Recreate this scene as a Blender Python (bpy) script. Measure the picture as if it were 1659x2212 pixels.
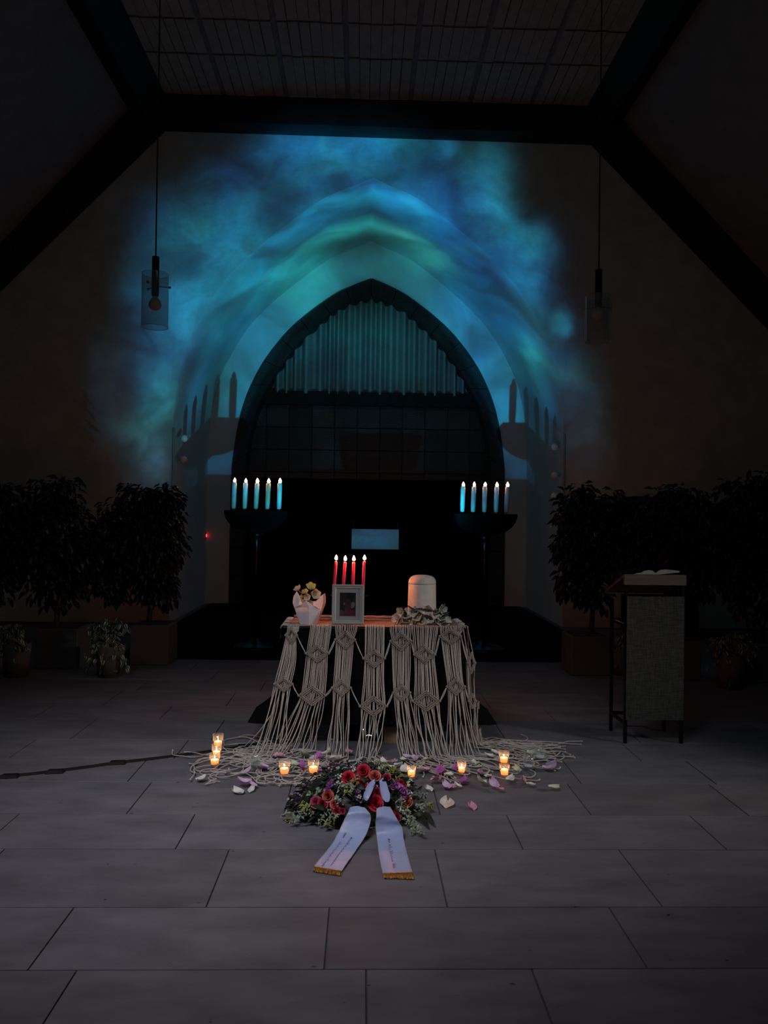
import bpy, bmesh, math, random
from mathutils import Vector, Matrix, noise as mnoise

# ---------------------------------------------------------------- clear
for o in list(bpy.data.objects):
    bpy.data.objects.remove(o, do_unlink=True)
SC = bpy.context.scene
COL = SC.collection
R = random.Random(7)
PI = math.pi

# ---------------------------------------------------------------- camera
W_, H_, FPX, EYE = 1659.0, 2212.0, 1661.0, 1.5
VPX, VPY, ROLL = 783.0, 1121.0, math.radians(0.8)
c_f = Vector(((VPX - W_/2)/FPX, -(VPY - H_/2)/FPX, -1)).normalized()
c_u = Vector((math.sin(ROLL), math.cos(ROLL), 0))
c_u = (c_u - c_u.dot(c_f)*c_f).normalized()
c_r = c_f.cross(c_u).normalized()
ROT = Matrix((c_r, c_f, c_u))            # camera -> world
CAMPOS = Vector((0, 0, EYE))
cam = bpy.data.cameras.new('camera')
cam.sensor_fit = 'VERTICAL'; cam.sensor_height = 36.0
cam.lens = 36.0*FPX/H_
cam.clip_start = 0.05; cam.clip_end = 100
camo = bpy.data.objects.new('camera', cam); COL.objects.link(camo)
camo.matrix_world = Matrix.Translation(CAMPOS) @ ROT.to_4x4()
SC.camera = camo

def ray(px, py):
    return ROT @ Vector(((px - W_/2)/FPX, -(py - H_/2)/FPX, -1))
def P(px, py, Y):                        # point of the photograph at depth Y
    d = ray(px, py); return CAMPOS + d*(Y/d.y)
def F(px, py, z=0.0):                    # point of the photograph at height z
    d = ray(px, py); return CAMPOS + d*((z - EYE)/d.z)
MPP = lambda Y: Y/FPX                    # metres per pixel at depth Y

# ---------------------------------------------------------------- view, world, lights
SC.view_settings.view_transform = 'Standard'
SC.view_settings.look = 'None'
SC.view_settings.exposure = 0.0
SC.view_settings.gamma = 1.0
SC.view_settings.use_curve_mapping = False
SC.cycles.use_denoising = True
SC.cycles.max_bounces = 6
SC.cycles.diffuse_bounces = 3
SC.cycles.use_adaptive_sampling = True
SC.cycles.adaptive_threshold = 0.03
SC.cycles.transparent_max_bounces = 16
SC.cycles.caustics_reflective = False
SC.cycles.caustics_refractive = False
w = bpy.data.worlds.new('world'); SC.world = w; w.use_nodes = True
w.node_tree.nodes['Background'].inputs[0].default_value = (0.9, 0.9, 1.0, 1)
w.node_tree.nodes['Background'].inputs[1].default_value = 0.0008

def area_light(name, loc, target, size, energy, color, spread=180):
    l = bpy.data.lights.new(name, 'AREA'); l.shape = 'RECTANGLE'
    l.size, l.size_y = size; l.energy = energy; l.color = color
    l.spread = math.radians(spread)
    o = bpy.data.objects.new(name, l); COL.objects.link(o)
    o.location = loc
    o.rotation_euler = (Vector(target) - Vector(loc)).to_track_quat('-Z', 'Y').to_euler()
    return o
# dim house light from the entrance side of the chapel, behind the photographer
area_light('house_light', (-1.7, 1.5, 4.3), (-0.65, 4.12, 0.0), (2.4, 0.4), 17.5, (0.95, 0.91, 1.0), 57)
area_light('side_light', (4.6, 3.4, 1.7), (0.0, 4.6, 0.35), (0.4, 0.4), 7.5, (1.0, 0.96, 0.9), 58)
area_light('wall_fill', (0.1, 0.8, 5.6), (0.1, 8.5, 4.6), (3.0, 1.2), 11.5, (0.66, 0.98, 1.0), 150)  # added ambient fill lifting walls and ceiling, stands for no particular lamp

# the video projector standing on the floor under the table: a spot with a picture
Y_FRONT, Y_BACK = 10.9, 13.4
PROJ = Vector((0.05, 5.44, 0.36))
SMIN = 0.234
def slope(px, py, Y):
    p = P(px, py, Y) - PROJ
    return p.x/p.y, p.z/p.y, p
CLOUDS = [  # px, py, depth, rx px, ry px, radiance wanted (linear rgb), cosine at the surface (0: facing wall)
    (640, 330, 10.9, 90, 55, (.010, .070, .125), 0), (735, 300, 10.9, 95, 60, (.014, .125, .20), 0), (690, 395, 10.9, 70, 40, (.008, .07, .13), 0),
    (500, 425, 10.9, 70, 50, (.008, .055, .115), 0), (500, 520, 10.9, 75, 60, (.016, .15, .225), 0),
    (370, 500, 10.9, 60, 60, (.007, .045, .085), 0), (430, 640, 10.9, 80, 65, (.010, .10, .19), 0),
    (330, 600, 10.9, 50, 60, (.010, .05, .075), 0),
    (405, 710, 10.9, 45, 60, (.018, .13, .19), 0), (330, 720, 10.9, 50, 70, (.012, .05, .09), 0),
    (345, 850, 10.9, 40, 70, (.022, .13, .16), 0), (300, 940, 10.9, 45, 50, (.026, .035, .045), 0),
    (345, 1000, 10.9, 35, 50, (.05, .06, .085), 0), (250, 830, 10.9, 60, 90, (.012, .014, .02), 0),
    (850, 335, 10.9, 70, 60, (.010, .11, .20), 0), (965, 325, 10.9, 22, 28, (.010, .08, .15), 0),
    (915, 420, 10.9, 60, 50, (.008, .07, .15), 0),
    (1050, 400, 10.9, 48, 75, (.020, .125, .155), 0), (1075, 490, 10.9, 45, 45, (.012, .10, .155), 0),
    (1010, 470, 10.9, 60, 60, (.006, .05, .13), 0), (1150, 530, 10.9, 38, 42, (.016, .12, .165), 0),
    (1130, 610, 10.9, 38, 50, (.014, .12, .18), 0), (1100, 560, 10.9, 70, 70, (.004, .035, .10), 0),
    (1200, 690, 10.9, 20, 26, (.012, .10, .16), 0), (1180, 780, 10.9, 50, 90, (.010, .05, .085), 0),
    (1245, 860, 10.9, 45, 90, (.014, .022, .03), 0), (1270, 960, 10.9, 50, 70, (.016, .011, .012), 0),
    (800, 425, 11.5, 140, 38, (.010, .17, .29), .5), (660, 500, 11.5, 80, 50, (.010, .15, .27), .5),
    (560, 600, 11.6, 60, 60, (.012, .17, .27), .45), (480, 730, 11.7, 45, 70, (.010, .13, .22), .42),
    (425, 850, 11.9, 35, 70, (.012, .09, .16), .4), (925, 490, 11.6, 80, 55, (.006, .12, .25), .5),
    (1020, 600, 11.7, 60, 70, (.006, .08, .20), .45), (1090, 720, 11.8, 45, 70, (.008, .10, .20), .42),
    (1140, 780, 11.5, 30, 70, (.020, .19, .23), .4), (1170, 880, 11.6, 30, 60, (.010, .07, .12), .4),
    (800, 408, 11.1, 50, 20, (.008, .09, .16), .55), (735, 432, 11.1, 45, 22, (.010, .12, .20), .52), (670, 462, 11.1, 40, 22, (.008, .10, .18), .5),
    (600, 512, 11.1, 40, 28, (.006, .09, .16), .47), (870, 430, 11.1, 45, 20, (.010, .12, .20), .52), (940, 470, 11.1, 42, 22, (.008, .10, .18), .5), (1010, 525, 11.1, 36, 26, (.006, .08, .16), .47),
    (770, 510, 12.4, 110, 34, (.030, .22, .21), .5), (640, 600, 12.4, 60, 60, (.022, .21, .22), .45),
    (550, 700, 12.4, 40, 70, (.012, .16, .21), .42), (930, 570, 12.4, 60, 50, (.04, .20, .20), .5),
    (860, 520, 12.3, 35, 16, (.06, .06, .06), .5), (1000, 680, 12.6, 45, 60, (.008, .10, .19), .45),
    (1090, 850, 12.6, 40, 60, (.008, .08, .16), .42),
    (800, 580, 13.4, 120, 36, (.022, .20, .25), 0), (665, 670, 13.4, 70, 60, (.022, .23, .28), 0),
    (580, 770, 13.4, 50, 60, (.016, .15, .25), 0), (520, 880, 13.4, 45, 70, (.010, .11, .22), 0),
    (950, 670, 13.4, 70, 60, (.026, .25, .31), 0), (1040, 790, 13.4, 50, 70, (.010, .12, .27), 0),
    (1090, 900, 13.4, 40, 70, (.008, .09, .20), 0), (470, 1000, 13.4, 60, 45, (.012, .065, .12), 0),
    (1125, 1000, 13.4, 50, 45, (.012, .055, .095), 0), (800, 750, 14.0, 200, 90, (.02, .16, .19), 0),
    (540, 1070, 8.9, 60, 50, (.012, .125, .065), 0), (600, 1070, 8.9, 45, 50, (.006, .115, .075), 0),
    (1010, 1075, 8.9, 40, 50, (.008, .11, .09), 0), (1060, 1085, 8.9, 25, 40, (.018, .05, .05), 0),
    (810, 1165, 8.7, 90, 45, (.020, .31, .42), 0),
]
def build_projector_light():
    l = bpy.data.lights.new('projector_beam', 'SPOT')
    l.energy = 1000.0; l.shadow_soft_size = 0.012
    l.spot_size = math.radians(120); l.spot_blend = 0.0
    o = bpy.data.objects.new('projector_beam', l); COL.objects.link(o)
    o.location = PROJ
    o.rotation_euler = Vector((0, 0.84, 0.54)).to_track_quat('-Z', 'Y').to_euler()
    l.use_nodes = True
    nt = l.node_tree; N, L = nt.nodes, nt.links
    em = N['Emission']
    def math_(op, a, b=None, c=None, clamp=False):
        n = N.new('ShaderNodeMath'); n.operation = op; n.use_clamp = clamp
        for i, v in enumerate((a, b, c)):
            if v is None: continue
            if isinstance(v, (int, float)): n.inputs[i].default_value = v
            else: L.new(v, n.inputs[i])
        return n.outputs[0]
    def vmath(op, a, b=None):
        n = N.new('ShaderNodeVectorMath'); n.operation = op
        for i, v in enumerate((a, b)):
            if v is None: continue
            if isinstance(v, (tuple, Vector)): n.inputs[i].default_value = v
            else: L.new(v, n.inputs[i])
        return n
    def noise(vec, scale, detail, rough, dist=0.0):
        n = N.new('ShaderNodeTexNoise'); n.noise_dimensions = '3D'
        L.new(vec, n.inputs['Vector']); n.inputs['Scale'].default_value = scale
        n.inputs['Detail'].default_value = detail; n.inputs['Roughness'].default_value = rough
        n.inputs['Distortion'].default_value = dist
        return n
    geo = N.new('ShaderNodeNewGeometry')
    sep = N.new('ShaderNodeSeparateXYZ'); L.new(geo.outputs['Incoming'], sep.inputs[0])
    sx = math_('DIVIDE', sep.outputs[0], sep.outputs[1]); sz = math_('DIVIDE', sep.outputs[2], sep.outputs[1])
    comb = N.new('ShaderNodeCombineXYZ'); L.new(sx, comb.inputs[0]); L.new(sz, comb.inputs[1])
    v0 = comb.outputs[0]
    n1 = noise(v0, 5.0, 4, 0.55)
    off = vmath('SUBTRACT', n1.outputs['Color'], (.5, .5, .5)).outputs[0]
    sc = vmath('MULTIPLY', off, (.11, .11, 0)).outputs[0]
    v = vmath('ADD', v0, sc).outputs[0]
    total = None
    for (px, py, Y, rx, ry, col, cs) in CLOUDS:
        ux, uz, p = slope(px, py, Y)
        d = p.length
        cosv = cs if cs else p.y/d
        k = d*d/cosv/200.0*(1.6 if Y == 10.9 else 1.5 if Y == 14.0 else 1.0 if Y < 10 else .58 if Y == 13.4 else .78)
        rr = 1.0/(Y - PROJ.y)*MPP(Y)*1.1
        s = vmath('SUBTRACT', v, (ux, uz, 0)).outputs[0]
        s = vmath('MULTIPLY', s, (1/(rx*rr), 1/(ry*rr), 0)).outputs[0]
        dot = vmath('DOT_PRODUCT', s, s).outputs['Value']
        g = math_('EXPONENT', math_('MULTIPLY', dot, -1.0))
        cn = vmath('SCALE', tuple(c*k*g_ for c, g_ in zip(col, (.32, .97, 1)))); L.new(g, cn.inputs['Scale'])
        total = cn.outputs[0] if total is None else vmath('ADD', total, cn.outputs[0]).outputs[0]
    # streaky cloud modulation
    st = vmath('MULTIPLY', v, (6.0, 8.0, 1)).outputs[0]
    n2 = noise(st, 1.0, 4, 0.5, 0.9)
    mod = N.new('ShaderNodeMapRange'); L.new(n2.outputs['Fac'], mod.inputs[0])
    mod.inputs[1].default_value = .32; mod.inputs[2].default_value = .68
    mod.inputs[3].default_value = .55; mod.inputs[4].default_value = 1.45
    n3 = noise(v0, 90.0, 2, 0.5)
    fin = N.new('ShaderNodeMapRange'); L.new(n3.outputs['Fac'], fin.inputs[0])
    fin.inputs[1].default_value = .3; fin.inputs[2].default_value = .7
    fin.inputs[3].default_value = .93; fin.inputs[4].default_value = 1.07
    cut = N.new('ShaderNodeMapRange'); L.new(sz, cut.inputs[0])
    cut.inputs[1].default_value = SMIN; cut.inputs[2].default_value = SMIN + .004
    cutx = N.new('ShaderNodeMapRange'); L.new(math_('ABSOLUTE', sx), cutx.inputs[0])
    cutx.inputs[1].default_value = .78; cutx.inputs[2].default_value = .70
    # the picture is masked over the stone opening, so that hardly any light falls on curtain and stones
    ma = math_('POWER', math_('ABSOLUTE', math_('DIVIDE', math_('SUBTRACT', sx, .006), .30)), 1.75)
    mb_ = math_('POWER', math_('ABSOLUTE', math_('DIVIDE', math_('SUBTRACT', sz, .231), .44)), 1.5)
    hole = N.new('ShaderNodeMapRange'); L.new(math_('ADD', ma, mb_), hole.inputs[0])
    hole.inputs[1].default_value = .955; hole.inputs[2].default_value = 1.02
    hole.inputs[3].default_value = .36; hole.inputs[4].default_value = 1.0
    fin2 = math_('MULTIPLY', hole.outputs[0], fin.outputs[0])
    m = math_('MULTIPLY', math_('MULTIPLY', mod.outputs[0], fin2), math_('MULTIPLY', cut.outputs[0], cutx.outputs[0]))
    n4 = noise(vmath('ADD', v, (3.1, 1.7, 0)).outputs[0], 4.2, 3, 0.5, .8)   # patches of deeper blue and of green
    hue = N.new('ShaderNodeMapRange'); L.new(n4.outputs['Fac'], hue.inputs[0])
    hue.inputs[1].default_value = .35; hue.inputs[2].default_value = .65; hue.inputs[3].default_value = .70; hue.inputs[4].default_value = 1.08
    hc = N.new('ShaderNodeCombineXYZ'); L.new(hue.outputs[0], hc.inputs[1]); L.new(hue.outputs[0], hc.inputs[0]); hc.inputs[2].default_value = 1.0
    total = vmath('MULTIPLY', total, hc.outputs[0]).outputs[0]
    fc = vmath('SCALE', total); L.new(m, fc.inputs['Scale'])
    L.new(fc.outputs[0], em.inputs['Color'])
    em.inputs['Strength'].default_value = PROJ_GAIN
PROJ_GAIN = 15.0
build_projector_light()

# ---------------------------------------------------------------- materials
def new_mat(name):
    m = bpy.data.materials.new(name); m.use_nodes = True
    return m, m.node_tree.nodes, m.node_tree.links
def mat(name, c1, c2=None, rough=.7, scale=20.0, detail=4, bump=0.0, bscale=None, metallic=0.0, spec=.5,
        sub=0.0, subcol=None, trans=0.0, stretch=None, sheen=0.0, coat=0.0):
    m, N, L = new_mat(name)
    b = N['Principled BSDF']
    b.inputs['Roughness'].default_value = rough; b.inputs['Metallic'].default_value = metallic
    b.inputs['Specular IOR Level'].default_value = spec
    b.inputs['Coat Weight'].default_value = coat
    if sheen: b.inputs['Sheen Weight'].default_value = sheen
    if sub:
        b.inputs['Subsurface Weight'].default_value = sub
        b.inputs['Subsurface Radius'].default_value = subcol or (.02, .01, .006)
        b.inputs['Subsurface Scale'].default_value = 1.0
    c2 = c2 or tuple(x*.75 for x in c1)
    tc = N.new('ShaderNodeTexCoord'); vec = tc.outputs['Object']
    if stretch:
        mp = N.new('ShaderNodeMapping'); mp.inputs['Scale'].default_value = stretch
        L.new(vec, mp.inputs[0]); vec = mp.outputs[0]
    n = N.new('ShaderNodeTexNoise'); L.new(vec, n.inputs['Vector'])
    n.inputs['Scale'].default_value = scale; n.inputs['Detail'].default_value = detail
    r = N.new('ShaderNodeValToRGB'); L.new(n.outputs['Fac'], r.inputs[0])
    r.color_ramp.elements[0].position = .35; r.color_ramp.elements[1].position = .65
    r.color_ramp.elements[0].color = (*c2, 1); r.color_ramp.elements[1].color = (*c1, 1)
    L.new(r.outputs[0], b.inputs['Base Color'])
    if bump:
        n2 = N.new('ShaderNodeTexNoise'); L.new(vec, n2.inputs['Vector'])
        n2.inputs['Scale'].default_value = bscale or scale*3; n2.inputs['Detail'].default_value = 4
        bp = N.new('ShaderNodeBump'); bp.inputs['Strength'].default_value = bump; bp.inputs['Distance'].default_value = .01
        L.new(n2.outputs['Fac'], bp.inputs['Height']); L.new(bp.outputs[0], b.inputs['Normal'])
    if trans:
        t = N.new('ShaderNodeBsdfTranslucent'); L.new(r.outputs[0], t.inputs['Color'])
        mx = N.new('ShaderNodeMixShader'); mx.inputs[0].default_value = trans
        L.new(b.outputs[0], mx.inputs[1]); L.new(t.outputs[0], mx.inputs[2])
        L.new(mx.outputs[0], N['Material Output'].inputs['Surface'])
    return m
def emit(name, col, strength):
    m, N, L = new_mat(name); N.remove(N['Principled BSDF'])
    e = N.new('ShaderNodeEmission'); e.inputs[0].default_value = (*col, 1); e.inputs[1].default_value = strength
    L.new(e.outputs[0], N['Material Output'].inputs['Surface']); return m
def thin_glass(name, tint=(.95, .97, .97), rough=.03, refl=1.0, painted_rim=.035):
    m, N, L = new_mat(name); N.remove(N['Principled BSDF'])
    t = N.new('ShaderNodeBsdfTransparent'); t.inputs[0].default_value = (*tint, 1)
    g = N.new('ShaderNodeBsdfGlossy'); g.inputs['Roughness'].default_value = rough
    g.inputs[0].default_value = (refl, refl, refl, 1)
    lw = N.new('ShaderNodeLayerWeight'); lw.inputs[0].default_value = .5
    pw = N.new('ShaderNodeMath'); pw.operation = 'POWER'; pw.inputs[1].default_value = 3.5; L.new(lw.outputs['Facing'], pw.inputs[0])
    f = N.new('ShaderNodeMath'); f.operation = 'MULTIPLY_ADD'; f.inputs[1].default_value = .45; f.inputs[2].default_value = .035
    L.new(pw.outputs[0], f.inputs[0])
    mx = N.new('ShaderNodeMixShader')
    L.new(f.outputs[0], mx.inputs[0]); L.new(t.outputs[0], mx.inputs[1]); L.new(g.outputs[0], mx.inputs[2])
    df = N.new('ShaderNodeBsdfDiffuse'); df.inputs[0].default_value = (.8, .85, .9, 1)  # pale diffuse growing towards grazing edges, paints in the rim highlight
    dm = N.new('ShaderNodeMath'); dm.operation = 'MULTIPLY_ADD'; dm.inputs[1].default_value = painted_rim*5; dm.inputs[2].default_value = painted_rim
    L.new(pw.outputs[0], dm.inputs[0])
    m2 = N.new('ShaderNodeMixShader'); L.new(dm.outputs[0], m2.inputs[0]); L.new(mx.outputs[0], m2.inputs[1]); L.new(df.outputs[0], m2.inputs[2])
    L.new(m2.outputs[0], N['Material Output'].inputs['Surface']); return m

M = {}
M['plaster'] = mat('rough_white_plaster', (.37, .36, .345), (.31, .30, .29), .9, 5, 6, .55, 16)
M['plaster_fine'] = mat('fine_white_plaster', (.50, .495, .485), (.46, .455, .445), .8, 4, 4, .12, 10)  # smoother than the gable plaster; paler tone also paints in brighter projected light
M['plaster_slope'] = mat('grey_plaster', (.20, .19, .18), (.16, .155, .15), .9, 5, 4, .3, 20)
M['ceil_board'] = mat('ceiling_board', (.36, .32, .27), (.28, .25, .215), .85, 9, 5, .2, 40)
M['batten'] = mat('grey_batten', (.22, .225, .23), (.17, .175, .18), .8, 20)
M['beam'] = mat('dark_beam', (.010, .0085, .0075), (.006, .005, .0045), .85, 6, 5, .2, 30, stretch=(1, 1, 6))
M['stone_floor'] = None
M['stone'] = mat('arch_stone', (.060, .034, .028), (.034, .020, .017), .75, 14, 6, .4, 60)
M['curtain'] = mat('curtain_cloth', (.36, .34, .31), (.30, .29, .27), .9, 30, 4, .15, 200)
M['black_cloth'] = mat('black_cloth', (.004, .004, .0045), (.0025, .0025, .003), .95, 60, 3, .15, 300, spec=.05)
M['glaze'] = mat('dark_glazed_tile', (.005, .006, .006), (.003, .0035, .0035), .25, 10, 5, .5, 26, stretch=(1, 1, 5), spec=.5)
M['grout'] = mat('tile_grout', (.055, .055, .053), (.04, .04, .04), .8, 30)
M['black_metal'] = mat('black_metal', (.0025, .0025, .0025), (.0015, .0015, .0015), .3, 30, spec=.3)
M['black_matte'] = mat('black_matte', (.0022, .0022, .0022), (.0014, .0014, .0014), .8, 30, spec=.04)
M['wax_white'] = mat('white_wax', (.44, .43, .38), (.40, .39, .35), .45, 18, sub=.45, subcol=(.03, .016, .008))
M['wax_red'] = mat('red_wax', (.62, .045, .11), (.54, .035, .09), .35, 18, sub=.5, subcol=(.03, .008, .006))
M['wax_tea'] = mat('cream_wax', (.90, .74, .52), (.86, .68, .46), .5, 18, trans=.6)
M['wick'] = mat('black_wick', (.01, .008, .006), None, .9, 60)
M['flame'] = emit('candle_flame', (1.0, .26, .085), 700.0)
M['flame_tea'] = emit('tea_light_flame', (1.0, .42, .15), 300.0)
M['flame_tall'] = emit('tall_candle_flame', (1.0, .34, .14), 90.0)
M['glass'] = thin_glass('clear_glass')
M['smoke_glass'] = thin_glass('smoked_glass', (.66, .64, .62), .05, .8, .06)
M['frame_glass'] = thin_glass('picture_glass', (.97, .97, .97), .02, 1.0, .002)
M['bulb'] = mat('frosted_bulb', (.40, .32, .26), (.36, .29, .24), .5, 10)
M['globe'] = mat('opal_globe', (.75, .75, .78), (.70, .70, .73), .25, 10)
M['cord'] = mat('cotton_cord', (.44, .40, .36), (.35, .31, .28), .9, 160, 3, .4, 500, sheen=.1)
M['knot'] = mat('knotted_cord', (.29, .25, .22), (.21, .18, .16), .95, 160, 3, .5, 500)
M['woven'] = mat('woven_cotton', (.38, .235, .17), (.27, .165, .12), .95, 120, 3, .9, 260)
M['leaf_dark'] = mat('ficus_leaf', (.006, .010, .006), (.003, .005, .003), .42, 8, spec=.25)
M['bark'] = mat('bark', (.03, .024, .018), (.018, .014, .01), .9, 40, 4, .5)
M['planter'] = mat('grey_planter', (.07, .067, .065), (.055, .052, .05), .8, 5, 5, .15, 40)
M['soil'] = mat('soil', (.012, .009, .007), None, 1.0, 60, 4, .6)
M['white_paint'] = mat('white_painted_wood', (.28, .275, .255), (.25, .245, .23), .25, 12)
M['mat_board'] = mat('mat_board', (.26, .25, .24), (.24, .235, .225), .8, 30)
M['lectern_wood'] = mat('oiled_wood', (.075, .048, .030), (.050, .033, .021), .5, 8, 5, .15, 40, stretch=(1, 8, 8))
M['weave'] = None
M['paper'] = mat('white_paper', (.74, .70, .72), (.66, .62, .65), .7, 30, 3, .1, trans=.25)
M['page'] = mat('book_page', (.26, .25, .24), (.22, .21, .20), .8, 30)
M['urn'] = None
M['ribbon'] = mat('pale_blue_satin', (.28, .34, .54), (.245, .305, .49), .38, 9, 3, .12, 30, sheen=.2)
M['gold'] = mat('gold_fringe', (.55, .27, .06), (.38, .17, .03), .35, 60, 4, .5, 200, metallic=.6)
M['ink'] = mat('red_ink', (.27, .13, .20), (.24, .11, .17), .8, 60)
M['ink_dark'] = mat('violet_ink', (.075, .06, .13), (.06, .05, .11), .8, 60)
M['screw'] = mat('dark_screw', (.03, .03, .03), None, .4, 30, metallic=.6)
M['card'] = mat('brown_card', (.26, .17, .11), (.22, .14, .09), .8, 20)
M['navy'] = mat('navy_cloth', (.012, .035, .07), (.010, .03, .06), .8, 60)
M['panel'] = mat('white_cloth_panel', (.30, .31, .33), (.27, .28, .30), .8, 30, 3, .2, 200)
M['led'] = emit('white_led', (.9, .95, 1.0), 2.5)
M['red_led'] = emit('red_led', (1.0, .02, .06), 5.0)
M['cable'] = mat('black_cable', (.004, .004, .004), None, .7, 40, spec=.2)

def floor_material():
    m, N, L = new_mat('grey_floor_stone'); b = N['Principled BSDF']
    tc = N.new('ShaderNodeTexCoord'); geo = N.new('ShaderNodeNewGeometry')
    oi = N.new('ShaderNodeObjectInfo')
    mp = N.new('ShaderNodeMapping'); mp.inputs['Scale'].default_value = (1, 2.6, 1)
    L.new(geo.outputs['Position'], mp.inputs[0])
    n = N.new('ShaderNodeTexNoise'); n.inputs['Scale'].default_value = 2.6; n.inputs['Detail'].default_value = 9
    n.inputs['Roughness'].default_value = .62
    L.new(mp.outputs[0], n.inputs['Vector'])
    r = N.new('ShaderNodeValToRGB'); L.new(n.outputs['Fac'], r.inputs[0])
    r.color_ramp.elements[0].position = .3; r.color_ramp.elements[1].position = .72
    r.color_ramp.elements[0].color = (.083, .082, .092, 1); r.color_ramp.elements[1].color = (.14, .139, .152, 1)
    # pale streaks and small dark pits
    hs = N.new('ShaderNodeHueSaturation'); L.new(r.outputs[0], hs.inputs['Color'])
    mr = N.new('ShaderNodeMapRange'); L.new(oi.outputs['Random'], mr.inputs[0])
    mr.inputs[3].default_value = .88; mr.inputs[4].default_value = 1.1
    L.new(mr.outputs[0], hs.inputs['Value'])
    pit = N.new('ShaderNodeTexNoise'); pit.inputs['Scale'].default_value = 17; pit.inputs['Detail'].default_value = 3
    mp2 = N.new('ShaderNodeMapping'); mp2.inputs['Scale'].default_value = (1, 1.9, 1)
    L.new(geo.outputs['Position'], mp2.inputs[0]); L.new(mp2.outputs[0], pit.inputs['Vector'])
    pr = N.new('ShaderNodeValToRGB'); L.new(pit.outputs['Fac'], pr.inputs[0])
    pr.color_ramp.elements[0].position = .245; pr.color_ramp.elements[1].position = .285
    pr.color_ramp.elements[0].color = (.18, .18, .18, 1); pr.color_ramp.elements[1].color = (1, 1, 1, 1)
    mx = N.new('ShaderNodeMix'); mx.data_type = 'RGBA'; mx.blend_type = 'MULTIPLY'; mx.inputs[0].default_value = 1
    L.new(hs.outputs[0], mx.inputs[6]); L.new(pr.outputs[0], mx.inputs[7])
    L.new(mx.outputs[2], b.inputs['Base Color'])
    b.inputs['Roughness'].default_value = .55; b.inputs['Specular IOR Level'].default_value = .08
    bp = N.new('ShaderNodeBump'); bp.inputs['Strength'].default_value = .15; bp.inputs['Distance'].default_value = .01
    L.new(n.outputs['Fac'], bp.inputs['Height']); L.new(bp.outputs[0], b.inputs['Normal'])
    return m
M['stone_floor'] = floor_material()
def weave_material():
    m, N, L = new_mat('coarse_weave'); b = N['Principled BSDF']
    tc = N.new('ShaderNodeTexCoord')
    out = []
    for s in ((160, 1, 14), (14, 1, 160)):
        mp = N.new('ShaderNodeMapping'); mp.inputs['Scale'].default_value = s
        L.new(tc.outputs['Object'], mp.inputs[0])
        n = N.new('ShaderNodeTexNoise'); n.inputs['Scale'].default_value = 1.0; n.inputs['Detail'].default_value = 3
        L.new(mp.outputs[0], n.inputs['Vector']); out.append(n.outputs['Fac'])
    a = N.new('ShaderNodeMath'); a.operation = 'ADD'; L.new(out[0], a.inputs[0]); L.new(out[1], a.inputs[1])
    r = N.new('ShaderNodeValToRGB'); L.new(a.outputs[0], r.inputs[0])
    a2 = N.new('ShaderNodeMath'); a2.operation = 'MULTIPLY'; a2.inputs[1].default_value = .5
    L.new(a.outputs[0], a2.inputs[0]); L.new(a2.outputs[0], r.inputs[0])
    r.color_ramp.elements[0].position = .38; r.color_ramp.elements[1].position = .62
    r.color_ramp.elements[0].color = (.010, .010, .0095, 1); r.color_ramp.elements[1].color = (.040, .039, .037, 1)
    L.new(r.outputs[0], b.inputs['Base Color']); b.inputs['Roughness'].default_value = .95
    bp = N.new('ShaderNodeBump'); bp.inputs['Strength'].default_value = .8; bp.inputs['Distance'].default_value = .004
    L.new(a2.outputs[0], bp.inputs['Height']); L.new(bp.outputs[0], b.inputs['Normal'])
    return m
M['weave'] = weave_material()
def urn_material():
    m, N, L = new_mat('pale_clay'); b = N['Principled BSDF']
    tc = N.new('ShaderNodeTexCoord')
    n = N.new('ShaderNodeTexNoise'); n.inputs['Scale'].default_value = 24; n.inputs['Detail'].default_value = 5
    L.new(tc.outputs['Object'], n.inputs['Vector'])
    v = N.new('ShaderNodeTexNoise'); v.inputs['Scale'].default_value = 38; v.inputs['Detail'].default_value = 1
    L.new(tc.outputs['Object'], v.inputs['Vector'])
    r = N.new('ShaderNodeValToRGB'); L.new(v.outputs['Fac'], r.inputs[0])
    r.color_ramp.elements[0].position = .22; r.color_ramp.elements[1].position = .25
    r.color_ramp.elements[0].color = (.06, .05, .045, 1); r.color_ramp.elements[1].color = (.56, .52, .47, 1)
    mx = N.new('ShaderNodeMix'); mx.data_type = 'RGBA'; mx.blend_type = 'MULTIPLY'; mx.inputs[0].default_value = .35
    L.new(r.outputs[0], mx.inputs[6]); L.new(n.outputs['Fac'], mx.inputs[7])
    L.new(mx.outputs[2], b.inputs['Base Color']); b.inputs['Roughness'].default_value = .8
    return m
M['urn'] = urn_material()
def variegated(name, cin, cedge, rough=.45):
    m, N, L = new_mat(name); b = N['Principled BSDF']
    uv = N.new('ShaderNodeUVMap'); sep = N.new('ShaderNodeSeparateXYZ'); L.new(uv.outputs[0], sep.inputs[0])
    s = N.new('ShaderNodeMath'); s.operation = 'SUBTRACT'; s.inputs[1].default_value = .5; L.new(sep.outputs[0], s.inputs[0])
    a = N.new('ShaderNodeMath'); a.operation = 'ABSOLUTE'; L.new(s.outputs[0], a.inputs[0])
    r = N.new('ShaderNodeValToRGB'); L.new(a.outputs[0], r.inputs[0])
    r.color_ramp.elements[0].position = .18; r.color_ramp.elements[1].position = .30
    r.color_ramp.elements[0].color = (*cin, 1); r.color_ramp.elements[1].color = (*cedge, 1)
    L.new(r.outputs[0], b.inputs['Base Color']); b.inputs['Roughness'].default_value = rough
    return m
M['leaf_var'] = variegated('striped_leaf', (.03, .055, .03), (.33, .38, .30))
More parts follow.
